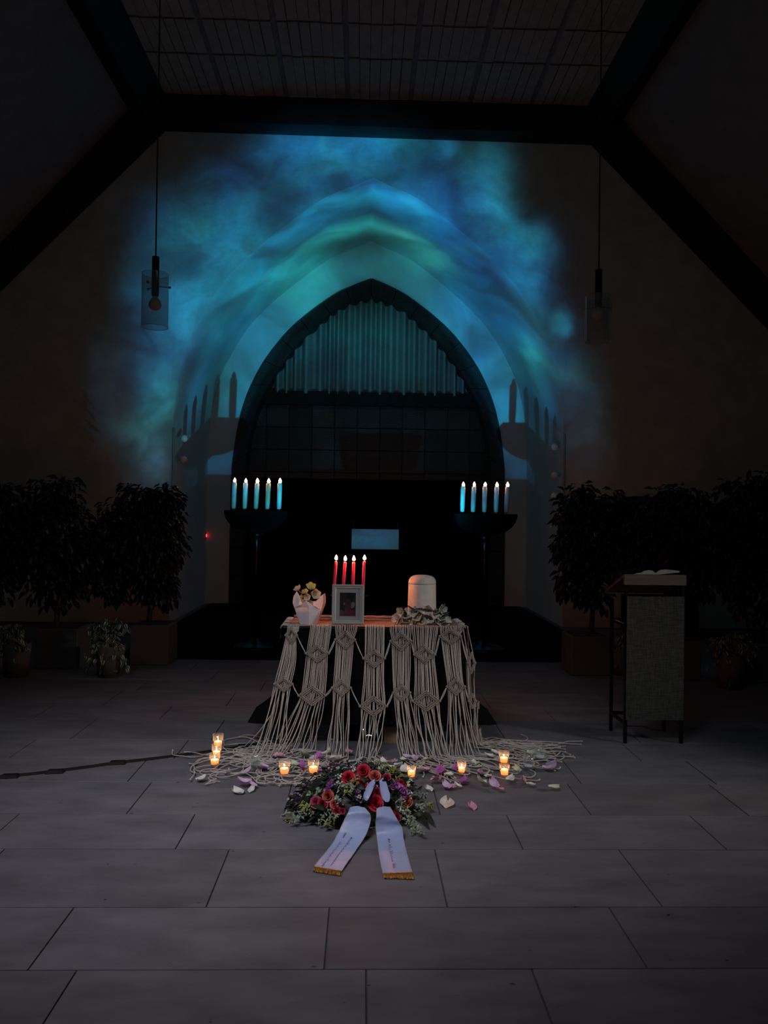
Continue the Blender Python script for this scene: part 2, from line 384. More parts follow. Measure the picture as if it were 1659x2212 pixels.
PET = {'white': (.74, .74, .68), 'pale green': (.58, .66, .46), 'lilac': (.64, .46, .66), 'magenta': (.50, .13, .44),
       'pink': (.70, .35, .48), 'cream': (.72, .62, .52)}
for k, c in PET.items():
    M['petal_' + k] = mat(k.replace(' ', '_') + '_petal', c, tuple(x*.8 for x in c), .6, 30, 3, .1, 80, trans=.2)
ROSE = {'red': (.56, .018, .045), 'coral': (.62, .12, .09), 'crimson': (.42, .014, .07), 'pink': (.58, .07, .16), 'purple': (.66, .26, .64), 'mauve': (.38, .24, .42), 'orange': (.52, .10, .03)}
for k, c in ROSE.items():
    M['rose_' + k] = mat(k + '_rose', c, tuple(x*.6 for x in c), .55, 25, 3, .15, 80, trans=.12)
M['wr_dark'] = mat('wreath_leaf', (.014, .022, .011), (.007, .012, .006), .5, 12, spec=.25)
M['wr_pale'] = mat('grey_green_sprig', (.24, .29, .20), (.15, .19, .12), .6, 30)
M['wr_white'] = mat('small_white_bloom', (.60, .58, .54), (.5, .5, .44), .6, 30)
M['wr_yellow'] = mat('yellow_green_sprig', (.22, .23, .035), (.15, .17, .025), .6, 30)
M['orchid_white'] = mat('white_orchid', (.50, .48, .44), (.42, .41, .37), .5, 20, 3, .1, 60, trans=.2)
M['orchid_lip'] = mat('orchid_lip', (.45, .42, .15), (.35, .30, .08), .5, 20)
M['blade'] = mat('dark_blade_leaf', (.008, .013, .006), (.004, .008, .004), .45, 15, stretch=(1, 1, 6))
M['helle_yellow'] = mat('yellow_bloom', (.55, .50, .16), (.45, .40, .10), .55, 20, trans=.2)
M['helle_cream'] = mat('cream_bloom', (.62, .58, .40), (.55, .48, .30), .55, 20, trans=.2)
M['helle_peach'] = mat('peach_bloom', (.60, .46, .36), (.5, .38, .28), .55, 20, trans=.2)
M['stem'] = mat('green_stem', (.06, .08, .03), None, .6, 30)

# ---------------------------------------------------------------- building helpers
class MB:
    def __init__(s): s.v, s.f, s.uv = [], [], {}
    def add(s, vs, fs):
        b = len(s.v); s.v += [Vector(p) for p in vs]; s.f += [tuple(b + i for i in f) for f in fs]; return b
    def box(s, x0, x1, y0, y1, z0, z1):
        s.hexa([(x0,y0,z0),(x1,y0,z0),(x1,y1,z0),(x0,y1,z0),(x0,y0,z1),(x1,y0,z1),(x1,y1,z1),(x0,y1,z1)])
    def hexa(s, p):
        s.add(p, [(3,2,1,0),(4,5,6,7),(0,1,5,4),(1,2,6,5),(2,3,7,6),(3,0,4,7)])
    def prism(s, poly, off):
        n = len(poly); off = Vector(off); a = [Vector(p) for p in poly]
        s.add(a + [p + off for p in a], [tuple(range(n))[::-1], tuple(range(n, 2*n))] +
              [(i, (i+1) % n, n + (i+1) % n, n + i) for i in range(n)])
    def grid(s, rows, close=False):
        n, m = len(rows), len(rows[0]); fs = []
        for i in range(n-1):
            for j in range(m if close else m-1):
                k = (j+1) % m
                fs.append((i*m+j, i*m+k, (i+1)*m+k, (i+1)*m+j))
        return s.add([p for r in rows for p in r], fs)
    def tube(s, path, r, n=6, caps=True):
        path = [Vector(p) for p in path]; m = len(path)
        rr = r if isinstance(r, (list, tuple)) else [r]*m
        t0 = (path[1]-path[0]).normalized()
        up = Vector((0,0,1)) if abs(t0.z) < .9 else Vector((1,0,0))
        nrm = (up - up.dot(t0)*t0).normalized(); rows = []
        for i in range(m):
            t = (path[min(i+1, m-1)] - path[max(i-1, 0)])
            t = t.normalized() if t.length > 1e-9 else t0
            nrm = nrm - nrm.dot(t)*t
            nrm = nrm.normalized() if nrm.length > 1e-6 else t.orthogonal().normalized()
            bn = t.cross(nrm)
            rows.append([path[i] + (nrm*math.cos(2*PI*k/n) + bn*math.sin(2*PI*k/n))*rr[i] for k in range(n)])
        b = s.grid(rows, True)
        if caps:
            s.f.append(tuple(b+k for k in range(n))[::-1]); s.f.append(tuple(b+(m-1)*n+k for k in range(n)))
    def lathe(s, prof, n=24, c=(0,0,0), caps=True):
        c = Vector(c)
        rows = [[c + Vector((r*math.cos(2*PI*k/n), r*math.sin(2*PI*k/n), z)) for k in range(n)] for r, z in prof]
        b = s.grid(rows, True)
        if caps:
            if prof[0][0] > 1e-5: s.f.append(tuple(b+k for k in range(n))[::-1])
            if prof[-1][0] > 1e-5: s.f.append(tuple(b+(len(prof)-1)*n+k for k in range(n)))
    def ball(s, c, r, n=12, m=8, sq=(1,1,1)):
        c = Vector(c); rows = []
        for i in range(m+1):
            a = PI*i/m
            rows.append([c + Vector((r*sq[0]*math.sin(a)*math.cos(2*PI*k/n), r*sq[1]*math.sin(a)*math.sin(2*PI*k/n), -r*sq[2]*math.cos(a))) for k in range(n)])
        s.grid(rows, True)
    def xform(s, mtx, start=0):
        for i in range(start, len(s.v)): s.v[i] = mtx @ s.v[i]
        return s
    def mesh(s, name, mats, org=Vector((0,0,0)), smooth=False, bevel=0.0):
        me = bpy.data.meshes.new(name)
        me.from_pydata([tuple(p - org) for p in s.v], [], s.f)
        if s.uv:
            l = me.uv_layers.new(name='uv')
            for poly in me.polygons:
                u = s.uv.get(poly.index)
                if u:
                    for li, c in zip(poly.loop_indices, u): l.data[li].uv = c
        bm = bmesh.new(); bm.from_mesh(me)
        bmesh.ops.remove_doubles(bm, verts=bm.verts, dist=1e-6)
        bmesh.ops.dissolve_degenerate(bm, edges=bm.edges, dist=1e-7)
        if bevel: bmesh.ops.bevel(bm, geom=bm.edges[:], offset=bevel, segments=1, affect='EDGES', profile=.5)
        bmesh.ops.recalc_face_normals(bm, faces=bm.faces)
        bm.to_mesh(me); bm.free()
        for mm in (mats if isinstance(mats, (list, tuple)) else [mats]): me.materials.append(mm)
        for p in me.polygons: p.use_smooth = smooth
        return me

ORG = {}
def tag(o, label=None, cat=None, group=None, kind=None):
    if label: o['label'] = label
    if cat: o['category'] = cat
    if group: o['group'] = group
    if kind: o['kind'] = kind
    return o
def thing(name, label, cat, loc=(0,0,0), group=None, kind=None):
    o = bpy.data.objects.new(name, None); COL.objects.link(o)
    o.empty_display_size = .05; o.location = loc; ORG[o.name] = Vector(loc)
    return tag(o, label, cat, group, kind)
def part(name, mb, m, parent, smooth=False, bevel=0.0, label=None, kind=None):
    org = ORG[parent.name]
    o = bpy.data.objects.new(name, mb.mesh(name, m, org, smooth, bevel)); COL.objects.link(o)
    o.parent = parent; ORG[o.name] = org
    return tag(o, label, None, None, kind)
def solo(name, mb, m, label, cat, loc=None, group=None, kind=None, smooth=False, bevel=0.0):
    org = Vector(loc) if loc is not None else Vector((0,0,0))
    o = bpy.data.objects.new(name, mb.mesh(name, m, org, smooth, bevel)); COL.objects.link(o)
    o.location = org; ORG[o.name] = org
    return tag(o, label, cat, group, kind)
def shared(name, me, parent, mtx):                    # a part that shares mesh data; mtx in the parent's frame
    o = bpy.data.objects.new(name, me); COL.objects.link(o); o.parent = parent
    o.matrix_local = mtx; ORG[o.name] = ORG[parent.name]; return o
def copy_tree(o, parent=None):
    c = o.copy(); COL.objects.link(c)
    if parent: c.parent = parent
    for ch in o.children: copy_tree(ch, c)
    return c
def cr(pts, per=8):                                   # Catmull-Rom through the points
    pts = [Vector(p) for p in pts]; out = []
    q = [pts[0]*2 - pts[1]] + pts + [pts[-1]*2 - pts[-2]]
    for i in range(1, len(q)-2):
        a, b, c, d = q[i-1], q[i], q[i+1], q[i+2]
        for k in range(per):
            t = k/per
            out.append(.5*((2*b) + (c-a)*t + (2*a-5*b+4*c-d)*t*t + (3*b-a-3*c+d)*t**3))
    out.append(pts[-1]); return out
def lerp(a, b, t): return a + (b-a)*t
ORD = ['first', 'second', 'third', 'fourth', 'fifth', 'sixth', 'seventh', 'eighth', 'ninth', 'tenth', 'eleventh', 'twelfth',
       'thirteenth', 'fourteenth', 'fifteenth', 'sixteenth']
def rot_to(d, roll=0.0):                              # matrix turning +Z to d
    return Vector(d).to_track_quat('Z', 'Y').to_matrix().to_4x4() @ Matrix.Rotation(roll, 4, 'Z')

# ================================================================ THE ROOM
CX = .085
HALF_V = [(0,6.36),(.25,6.245),(.74,6.02),(1.40,5.51),(1.83,5.12),(2.18,4.70),(2.56,4.0),(2.71,3.4),(2.77,2.8),(2.785,1.4),(2.785,0)]
HALF_O = [(0,5.69),(.30,5.57),(.69,5.36),(1.31,4.87),(1.78,4.31),(2.09,3.72),(2.27,3.12),(2.35,2.56),(2.37,2.24),(2.38,1.1),(2.38,0)]
HALF_I = [(0,5.47),(.26,5.40),(.58,5.26),(1.17,4.74),(1.56,4.23),(1.82,3.80),(2.0,3.40),(2.12,2.9),(2.18,2.4),(2.2,1.1),(2.2,0)]
def arch(half, y, cx=CX, per=6):
    h = cr([(a, 0, b) for a, b in half], per)
    left = [Vector((cx - p.x, y, p.z)) for p in reversed(h)]
    right = [Vector((cx + p.x, y, p.z)) for p in h[1:]]
    return left + right                                # left foot -> apex -> right foot
XL, XR = -7.2, 7.4
Y_BEAM = 10.58
L0, L1 = P(270, 240, Y_BEAM), P(0, 525, Y_BEAM)
R0, R1 = P(1350, 262, Y_BEAM), P(1659, 600, Y_BEAM)
ZC = 7.29
def slope_z(x):
    if x < 0: return L0.z + (x - L0.x)*(L1.z - L0.z)/(L1.x - L0.x)
    return R0.z + (x - R0.x)*(R1.z - R0.z)/(R1.x - R0.x)
xcl = L0.x + (ZC - L0.z)*(L1.x - L0.x)/(L1.z - L0.z)
xcr = R0.x + (ZC - R0.z)*(R1.x - R0.x)/(R1.z - R0.z)

av = arch(HALF_V, Y_FRONT)
def wall_between(inner, outer_fn, name, **k):          # wall sheet between an arch outline and an outer outline
    mb = MB(); mb.grid([inner, [outer_fn(p) for p in inner]])
    return mb
def roof_z(x):
    return min(ZC + .05, slope_z(x) + .05)
mb = MB()
mb.grid([av, [Vector((p.x, Y_FRONT, roof_z(p.x))) for p in av]])
for xa, xb in ((XL, av[0].x), (av[-1].x, XR)):
    xs_ = [lerp(xa, xb, k/8) for k in range(9)]
    mb.grid([[Vector((x, Y_FRONT, 0)) for x in xs_], [Vector((x, Y_FRONT, roof_z(x))) for x in xs_]])
solo('wall_front', mb, M['plaster'], 'whitewashed gable wall around the pointed arch niche', 'wall', kind='structure')
mb = MB(); mb.grid([[p for p in av], [p + Vector((0, Y_BACK - Y_FRONT, 0)) for p in av]])
solo('wall_niche', mb, M['plaster_fine'], 'curved white vault and sides of the pointed niche', 'wall', kind='structure', smooth=True)
ao = arch(HALF_O, Y_BACK, CX + .015)
ab = arch(HALF_V, Y_BACK)
mb = MB()
def resample(pts, n):
    c = [0]
    for p, q in zip(pts, pts[1:]): c.append(c[-1] + (q-p).length)
    out = []
    for k in range(n+1):
        t_ = c[-1]*k/n; i = 0
        while i < len(c)-2 and c[i+1] < t_: i += 1
        out.append(pts[i].lerp(pts[i+1], (t_-c[i])/(c[i+1]-c[i])))
    return out
h = len(ab)//2; ho = len(ao)//2
ra = resample(ab[:h+1], 60) + resample(ab[h:], 60)[1:]; ro = resample(ao[:ho+1], 60) + resample(ao[ho:], 60)[1:]
mb.grid([ra, ro])
solo('wall_back', mb, M['plaster_fine'], 'white rear wall of the niche around the stone arch', 'wall', kind='structure')
mb = MB(); mb.box(XL-.2, XL, -1.0, Y_FRONT, 0, slope_z(XL)); solo('wall_left', mb, M['plaster'], 'plain side wall beyond the potted trees', 'wall', kind='structure')
mb = MB(); mb.box(XR, XR+.2, -1.0, Y_FRONT, 0, slope_z(XR)); solo('wall_right', mb, M['plaster'], 'plain side wall beyond the lectern', 'wall', kind='structure')
mb = MB(); mb.box(-2.6, 2.78, 8.15, 14.0, .0, .008)  # black sheet added so the niche floor stays dark
solo('dark_floor_sheet', mb, M['black_cloth'], 'black sheet added to darken the niche floor under both candelabra', 'dark_floor_sheet', loc=(.09, 11.0, 0), bevel=.003)
# closing wall deep inside the stone arch
mb = MB(); mb.box(-2.9, 3.1, 14.16, 14.3, 0, 6.0); solo('wall_rear', mb, M['black_matte'], 'dark closing wall behind curtain and tiles', 'wall', kind='structure')

# floor of stone slabs
fl = MB(); fl.box(XL, XR, -1.0, 14.2, -.12, -.008)
floor = solo('floor', fl, M['grout'], 'grey stone slab floor of the chapel', 'floor', kind='structure')
ys = [-.9, -.38, .1, .57, 1.04, 1.56, 2.08, F(783, 2093).y, F(783, 1959).y, F(783, 1834).y, F(783, 1759).y, F(783, 1690).y, 4.82, 5.22]
while ys[-1] < 14.0: ys.append(ys[-1] + R.choice((.41, .52, .47)))
known = {7: [(165, 2097), (791, 2093), (1150, 2097)], 8: [(161, 1958), (712, 1957), (1317, 1962)], 9: [(446, 1957), (966, 1957), (1435, 1963)],
         10: [(-2, 1795), (380, 1831), (1131, 1836), (1577, 1841)], 11: [(274, 1756), (951, 1760), (1280, 1764), (1628, 1769)],
         12: [(280, 1682), (1255, 1691), (1551, 1696)]}
tiles = 0
for r in range(1, len(ys)):
    y0, y1 = ys[r-1], ys[r]
    if y1 < 1.3: continue
    half = .55*y1 + .9 if y1 < 11 else 2.9
    xs = sorted(F(a, b).x for a, b in known.get(r, []))
    if not xs: xs = [R.uniform(-.5, .5)]
    while xs[0] > -half: xs.insert(0, xs[0] - R.uniform(.9, 1.1))
    while xs[-1] < half: xs.append(xs[-1] + R.uniform(.9, 1.1))
    i = 0
    while i < len(xs)-1:                                # split very long gaps
        if xs[i+1] - xs[i] > 1.45: xs.insert(i+1, (xs[i]+xs[i+1])/2 + R.uniform(-.1, .1))
        i += 1
    for a, b in zip(xs, xs[1:]):
        t = MB(); g = .0028
        t.box(a+g, b-g, y0+g, y1-g, -.03, R.uniform(-.0012, 0))
        part('slab', t, M['stone_floor'], floor, bevel=.0016); tiles += 1

# ceiling: boards between battens, plain sloping sides
cb = MB(); cb.box(xcl-.1, xcr+.1, -1.0, Y_FRONT, ZC+.03, ZC+.15)
ceiling = solo('ceiling', cb, M['batten'], 'flat boarded ceiling panel between the dark roof beams', 'ceiling', kind='structure')
colx = [P(x, 205, Y_BEAM).x for x in (484, 620, 752, 887, 1015, 1147)]
stp = (colx[-1]-colx[0])/5
colx = [colx[0]-stp*3, colx[0]-stp*2, colx[0]-stp] + colx + [colx[-1]+stp, colx[-1]+2*stp]
rowy = [Y_BEAM]
rowy.append(F(800, 127, ZC).y); st = F(800, 127, ZC).y - F(800, 52, ZC).y
for k in range(5): rowy.append(rowy[-1]-st)
for ri in range(len(rowy)-1):
    for ci in range(len(colx)-1):
        x0, x1 = colx[ci]+.03, colx[ci+1]-.03; n = 6
        for k in range(n):
            a, b = x0+(x1-x0)*k/n, x0+(x1-x0)*(k+1)/n
            if a < xcl or b > xcr: continue
            t = MB(); dz = R.uniform(-.006, .006); g = R.choice((.002, .003, .005, .008))
            t.box(a+g, b-g, rowy[ri+1]+.03, rowy[ri]-.02, ZC+dz, ZC+.04)
            part('board', t, M['ceil_board'], ceiling)
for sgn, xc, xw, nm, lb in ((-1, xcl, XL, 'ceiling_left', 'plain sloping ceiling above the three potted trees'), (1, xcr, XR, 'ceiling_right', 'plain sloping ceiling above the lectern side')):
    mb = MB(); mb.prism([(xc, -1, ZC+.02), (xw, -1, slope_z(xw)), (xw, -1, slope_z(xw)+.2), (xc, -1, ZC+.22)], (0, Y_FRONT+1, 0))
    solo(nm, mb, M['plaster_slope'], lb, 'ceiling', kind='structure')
def beam(name, px, y, d, label, n0=None):
    mb = MB(); mb.prism([P(a, b, y) for a, b in px], (0, d, 0))
    return solo(name, mb, M['beam'], label, 'beam', kind='structure')
beam('tie_beam', [(330, 203), (1290, 231), (1305, 290), (325, 258)], Y_BEAM, .31, 'dark horizontal tie beam across the gable wall')
beam('rafter_beam', [(285, 232), (345, 225), (345, 262), (-260, 850), (-260, 790)], Y_BEAM+.02, .28, 'dark slanting rafter on the side of the potted trees')
beam('rafter_beam', [(1335, 255), (1275, 250), (1290, 292), (1900, 930), (1900, 850)], Y_BEAM+.02, .28, 'dark slanting rafter on the lectern side')
beam('purlin_beam', [(360, 200), (360, 222), (322, 262), (278, 240), (300, 205)], Y_BEAM+.1, -11.0, 'dark long purlin where flat ceiling meets slope, tree side')
beam('purlin_beam', [(1264, 226), (1264, 248), (1302, 291), (1346, 262), (1325, 228)], Y_BEAM+.1, -11.0, 'dark long purlin where flat ceiling meets slope, lectern side')

# stone arch around the opening
arch_root = thing('stone_arch', 'weathered stone block arch framing the curtained opening', 'arch', (CX, Y_BACK, 0), kind='structure')
po = arch(HALF_O, Y_BACK - .05, CX + .015, per=10); pi_ = arch(HALF_I, Y_BACK + .24, CX + .015, per=10)
cum = [0]
for a, b in zip(po, po[1:]): cum.append(cum[-1] + (b-a).length)
def at_len(pts, s):
    s = max(0, min(cum[-1]-1e-6, s)); i = 0
    while cum[i+1] < s: i += 1
    return pts[i].lerp(pts[i+1], (s - cum[i])/max(1e-9, cum[i+1]-cum[i]))
nst = 28
for i in range(nst):
    mid = cum[-1]/2
    s0, s1 = cum[-1]*i/nst + .006, cum[-1]*(i+1)/nst - .006
    rows = []; dy = R.uniform(-.006, .012)
    for k in range(5):
        s = lerp(s0, s1, k/4); a, b = at_len(po, s), at_len(pi_, s)
        out = (a - b); out.y = 0; out.normalize()
        rows.append([a + Vector((0, dy, 0)), b + Vector((0, dy, 0)), Vector((b.x, 14.05, b.z)), Vector((a.x, 14.05, a.z)) + out*.05, a + out*.02 + Vector((0, .05, 0))])
    t = MB(); bb = t.grid(rows, True)
    t.f.append(tuple(bb+k for k in range(5))); t.f.append(tuple(bb+20+k for k in range(5)))
    part('stone', t, M['stone'], arch_root)

# curtain, beam, glazed tiles and black drape inside the arch
YC = 13.93
def inner_z(x):
    h = cr([(a, 0, b) for a, b in HALF_I], 6); d = abs(x - CX - .015)
    for p, q in zip(h, h[1:]):
        if p.x <= d <= q.x and q.x > p.x: return lerp(p.z, q.z, (d-p.x)/(q.x-p.x))
    return 3.4
zcur = P(800, 853, YC).z
cols = []; x = CX - 1.83; ph = 0
while x < CX + 1.87:
    cols.append((x, ph)); step = .0105; x += step; ph += step*(33 + 20*mnoise.noise((x*2.6, 3, 0)))
rows = []
for j in range(7):
    row = []
    for (x, ph) in cols:
        zt = inner_z(x) + .05; zb = zcur + .012*math.sin(ph*1.0)
        z = lerp(zt, min(zb, zt-.02), j/6)
        dep = .10*math.sin(ph) + .02*math.sin(ph*.43+1) + .012*mnoise.noise((x*6, z*.8, 1))
        row.append(Vector((x, YC + dep, z)))
    rows.append(row)
mb = MB(); mb.grid(rows)
solo('pleated_curtain', mb, M['curtain'], 'grey pleated curtain hanging in the top of the stone arch', 'curtain', loc=(CX, YC, zcur), smooth=True)
mb = MB(); z1 = P(800, 851, 13.86).z; z0 = P(800, 877, 13.86).z
mb.box(CX-2.0, CX+2.03, 13.84, 13.9, z0, z1+.03)
for k in range(16): mb.box(CX-1.9+k*.25, CX-1.87+k*.25, 13.82, 13.84, z0+.02, z1)
solo('curtain_beam', mb, M['beam'], 'dark timber beam under the pleated curtain', 'beam', loc=(CX, 13.87, z0), bevel=.003)
tz0 = P(800, 877, 14.06).z; tx0 = P(576, 900, 14.06).x; pit = .4135
mb = MB(); mb.box(-2.3, 2.5, 14.1, 14.15, 1.7, tz0 + .1)
tw = solo('tile_panel', mb, M['grout'], 'panel of dark glazed square tiles below the curtain beam', 'tiles', loc=(0, 14.1, 1.7))
for c in range(-2, 12):
    for r in range(5):
        a, b = tx0 + c*pit, tx0 + (c+1)*pit; zb = tz0 - (r+1)*.41
        if a < -2.29 or b > 2.49: continue
        t = MB(); g = .007
        ty = R.uniform(-.012, .012); tt = R.uniform(-.012, .012)
        t.hexa([(a+g, 14.07+ty, zb+g), (b-g, 14.07-ty, zb+g), (b-g, 14.1, zb+g), (a+g, 14.1, zb+g),
                (a+g, 14.07+ty+tt, zb+.41-g), (b-g, 14.07-ty+tt, zb+.41-g), (b-g, 14.1, zb+.41-g), (a+g, 14.1, zb+.41-g)])
        part('tile', t, M['glaze'], tw, bevel=.003)
rows = []
for j in range(8):
    z = lerp(2.18, .02, j/7)
    rows.append([Vector((CX-2.2+4.42*k/180, 13.98 + .03*math.sin(k*.55+.4*math.sin(k*.13)) + .01*math.sin(k*.21+z), z)) for k in range(181)])
mb = MB(); mb.grid(rows); mb.box(CX-2.2, CX+2.22, 13.95, 14.0, 2.16, 2.22)
solo('black_drape', mb, M['black_cloth'], 'floor length black drape closing the stone arch below the tiles', 'drape', loc=(CX, 13.98, 0), smooth=True)

# ================================================================ CANDELABRA
def flame(c, r, h, n=10):
    mb = MB(); mb.lathe([(.0, 0), (r*.75, h*.12), (r, h*.3), (r*.8, h*.52), (r*.42, h*.78), (0, h)], n, c, caps=False); return mb
def candelabrum(px_c, py_top, pxs, ytops, ybot, side, Y):
    c = P(px_c, py_top, Y); zt = c.z; x0 = c.x; hw = .365
    t = thing('candelabrum', f'tall black floor candelabrum with five white candles, on the {side} side', 'candelabrum', (x0, Y, 0), 'black candelabra before the arch')
    prof = [(-hw, 0), (hw, 0)] + [(hw*math.cos(a)**.8 if math.cos(a) > 0 else 0, -.245*math.sin(a)) for a in [PI/2*k/9 for k in range(1, 9)]]
    prof += [(-p[0], p[1]) for p in reversed(prof[2:])]
    mb = MB(); mb.prism([(x0+a, Y-.085, zt+b) for a, b in prof], (0, .17, 0))
    part('bowl', mb, M['black_matte'], t, bevel=.006)
    mb = MB(); mb.lathe([(.10, zt-.26), (.06, zt-.30), (.045, zt-.34), (.042, zt-.40), (.042, .9), (.05, .88), (.05, .86), (.042, .84), (.042, .1)], 18, (x0, Y, 0)); part('pole', mb, M['black_metal'], t, True)
    mb = MB(); mb.lathe([(.24, 0), (.24, .02), (.2, .04), (.07, .07), (.042, .12)], 24, (x0, Y, 0)); part('foot', mb, M['black_metal'], t, True)
    for i, (px, yt) in enumerate(zip(pxs, ytops)):
        top = P(px, yt, Y); bot = Vector((top.x - .006 + R.uniform(-.006, .002), Y, zt + .004))
        k = thing('pillar_candle', f'{ORD[i]} white lit candle, counted outward from the {"tree" if side == "tree" else "arch"} end, on the {side} side candelabrum', 'candle', tuple(bot), 'white candles on the candelabra')
        k['label'] = f'{ORD[i]} white candle from the left on the {side} side candelabrum'
        mb = MB(); r = .0275; h = top.z - bot.z; path = [bot, bot.lerp(top, .3), bot.lerp(top, .6), bot.lerp(top, .9), bot.lerp(top, .985), top]
        mb.tube(path, [r*.82, r, r, r, r*.98, r*.85], 14)
        rim = [top + Vector((r*.72*math.cos(a), r*.72*math.sin(a), .004)) for a in [2*PI*q/14 for q in range(15)]]; mb.tube(rim, .006, 6)
        part('wax', mb, M['wax_white'], k, True)
        mb = MB(); mb.tube([top, top + Vector((.002, 0, .012)), top + Vector((.005, 0, .02))], .0022, 5); part('wick', mb, M['wick'], k)
        part('flame', flame(top + Vector((.003, 0, .010)), .0165 + .003*R.random(), .048 + .012*R.random()), M['flame_tall'], k, True)
    return t
candelabrum(555, 1103, (506.5, 530.5, 555.5, 580, 604.5), (1043, 1044, 1045, 1045, 1045), 1098, 'tree', 8.9)
candelabrum(1048, 1110, (1000.5, 1024, 1047.5, 1073, 1096), (1052, 1053, 1052, 1053, 1053), 1107, 'lectern', 8.9)

# reading desk (ambo) with a white cloth panel
YA = 8.7
a0, a1 = P(760, 1143, YA), P(861, 1187, YA)
cxa = (a0.x + a1.x)/2
t = thing('reading_desk', 'dark reading desk with pale cloth panel standing before the arch', 'desk', (cxa, YA+.2, 0))
mb = MB(); mb.box(a0.x-.0, a1.x+.0, YA+.06, YA+.42, .05, a0.z - .02); part('body', mb, M['black_matte'], t, bevel=.006)
mb = MB(); mb.hexa([(a0.x-.03, YA+.02, a0.z-.02), (a1.x+.03, YA+.02, a0.z-.02), (a1.x+.03, YA+.46, a0.z-.10), (a0.x-.03, YA+.46, a0.z-.10),
                    (a0.x-.03, YA+.02, a0.z+.005), (a1.x+.03, YA+.02, a0.z+.005), (a1.x+.03, YA+.46, a0.z-.075), (a0.x-.03, YA+.46, a0.z-.075)])
part('desk_top', mb, M['black_matte'], t, bevel=.004)
rows = [[Vector((lerp(a0.x, a1.x, k/20), YA + .004*math.sin(k*.8), lerp(a0.z, a1.z, j/8))) for k in range(21)] for j in range(9)]
mb = MB(); mb.grid(rows); mb.box(a0.x, a1.x, YA-.004, YA+.01, a0.z-.012, a0.z+.003)
part('cloth_panel', mb, M['panel'], t, True)
for x in (a0.x+.012, a1.x-.012):
    mb = MB(); mb.tube([(x, YA+.02, a0.z), (x, YA+.02, a0.z+.07)], .006, 8); mb.ball((x, YA+.02, a0.z+.075), .010); part('post', mb, M['black_metal'], t, True)
mb = MB(); mb.box(a0.x-.06, a1.x+.06, YA+.02, YA+.48, 0, .05); part('plinth', mb, M['black_matte'], t, bevel=.006)

# ================================================================ LAMPS
def pendant(px, y_tube0, y_tube1, pxg0, pxg1, yg0, yg1, Y, label):
    top = P(px, y_tube0, Y); bt = P(px, y_tube1, Y); x = top.x
    g0, g1 = P((pxg0+pxg1)/2, yg0, Y), P((pxg0+pxg1)/2, yg1, Y); r = (pxg1-pxg0)/2*MPP(Y)
    t = thing('pendant_lamp', label, 'lamp', (x, Y, ZC), 'glass cylinder pendant lamps')
    mb = MB(); mb.tube([(x, Y, ZC+.02), (x, Y, top.z)], .0055, 8); part('cable', mb, M['cable'], t)
    mb = MB(); mb.lathe([(.0, ZC+.03), (.05, ZC+.03), (.05, ZC-.02), (.02, ZC-.05)], 18, (x, Y, 0)); part('ceiling_rose', mb, M['black_matte'], t, True)
    mb = MB(); mb.lathe([(.012, top.z+.004), (.026, top.z), (.027, bt.z+.01), (.024, bt.z)], 20, (x, Y, 0)); part('lamp_holder', mb, M['black_matte'], t, True)
    mb = MB(); mb.lathe([(r, g0.z), (r, g1.z)], 48, (x, Y, 0), caps=False)
    mb.tube([Vector((x + r*math.cos(a), Y + r*math.sin(a), g1.z)) for a in [2*PI*k/48 for k in range(49)]], .0022, 6)
    mb.tube([Vector((x + r*math.cos(a), Y + r*math.sin(a), g0.z)) for a in [2*PI*k/48 for k in range(49)]], .0016, 6)
    part('glass_shade', mb, M['smoke_glass'], t, True)
    zz = lerp(g0.z, g1.z, .23)
    for a in (.25, .25+2*PI/3, .25+4*PI/3):
        d = Vector((math.cos(a), math.sin(a), 0)); b = Vector((x, Y, zz))
        mb = MB(); mb.tube([b + d*.02, b + d*(r+.006)], .003, 6); mb.ball(b + d*(r+.008), .009, 10, 6); part('glass_screw', mb, M['screw'], t, True)
    zc = bt.z - .055
    mb = MB(); mb.lathe([(.016, bt.z+.01), (.020, bt.z-.01), (.038, bt.z-.035), (.047, zc-.005), (.042, zc-.03), (.022, zc-.047), (0, zc-.05)], 20, (x, Y, 0)); part('bulb', mb, M['bulb'], t, True)
pendant(336.5, 555, 640, 307, 363, 592, 707, 5.83, 'glass cylinder pendant lamp hanging before the blue lit wall')
pendant(1293.5, 583, 664, 1265, 1321, 640, 738, 5.95, 'dark glass cylinder pendant lamp hanging on the lectern side')

def wall_lamp(px_rod, y0, y1, globes, sgn, label):
    rt, rb = P(px_rod, y0, Y_FRONT-.02), P(px_rod, y1, Y_FRONT-.02)
    t = thing('wall_lamp', label, 'lamp', (rt.x, Y_FRONT-.02, rb.z), 'globe wall lamps at the niche edges')
    mb = MB(); mb.box(rt.x-.011, rt.x+.011, Y_FRONT-.03, Y_FRONT-.002, rb.z, rt.z); mb.ball((rt.x, Y_FRONT-.016, rt.z), .013, 8, 6); part('rod', mb, M['white_paint'], t, bevel=.003)
    for gx, gy in globes:
        g = P(gx, gy, Y_FRONT+.12)
        mb = MB(); mb.ball(g, .052, 20, 14); gl = part('globe', mb, M['globe'], t, True)
        wx = CX - sgn*(-1)*0 + (-2.74 if sgn < 0 else 2.74)
        mb = MB(); mb.tube([(wx, g.y, g.z), g], .010, 8); part('arm', mb, M['white_paint'], t)
wall_lamp(376, 926, 1240, [(398, 947), (397, 993), (394, 1072)], -1, 'white three globe wall lamp at the niche edge nearest the trees')
wall_lamp(1219, 940, 1240, [(1198, 966), (1198, 1027), (1197, 1072)], 1, 'white three globe wall lamp at the niche edge nearest the lectern')
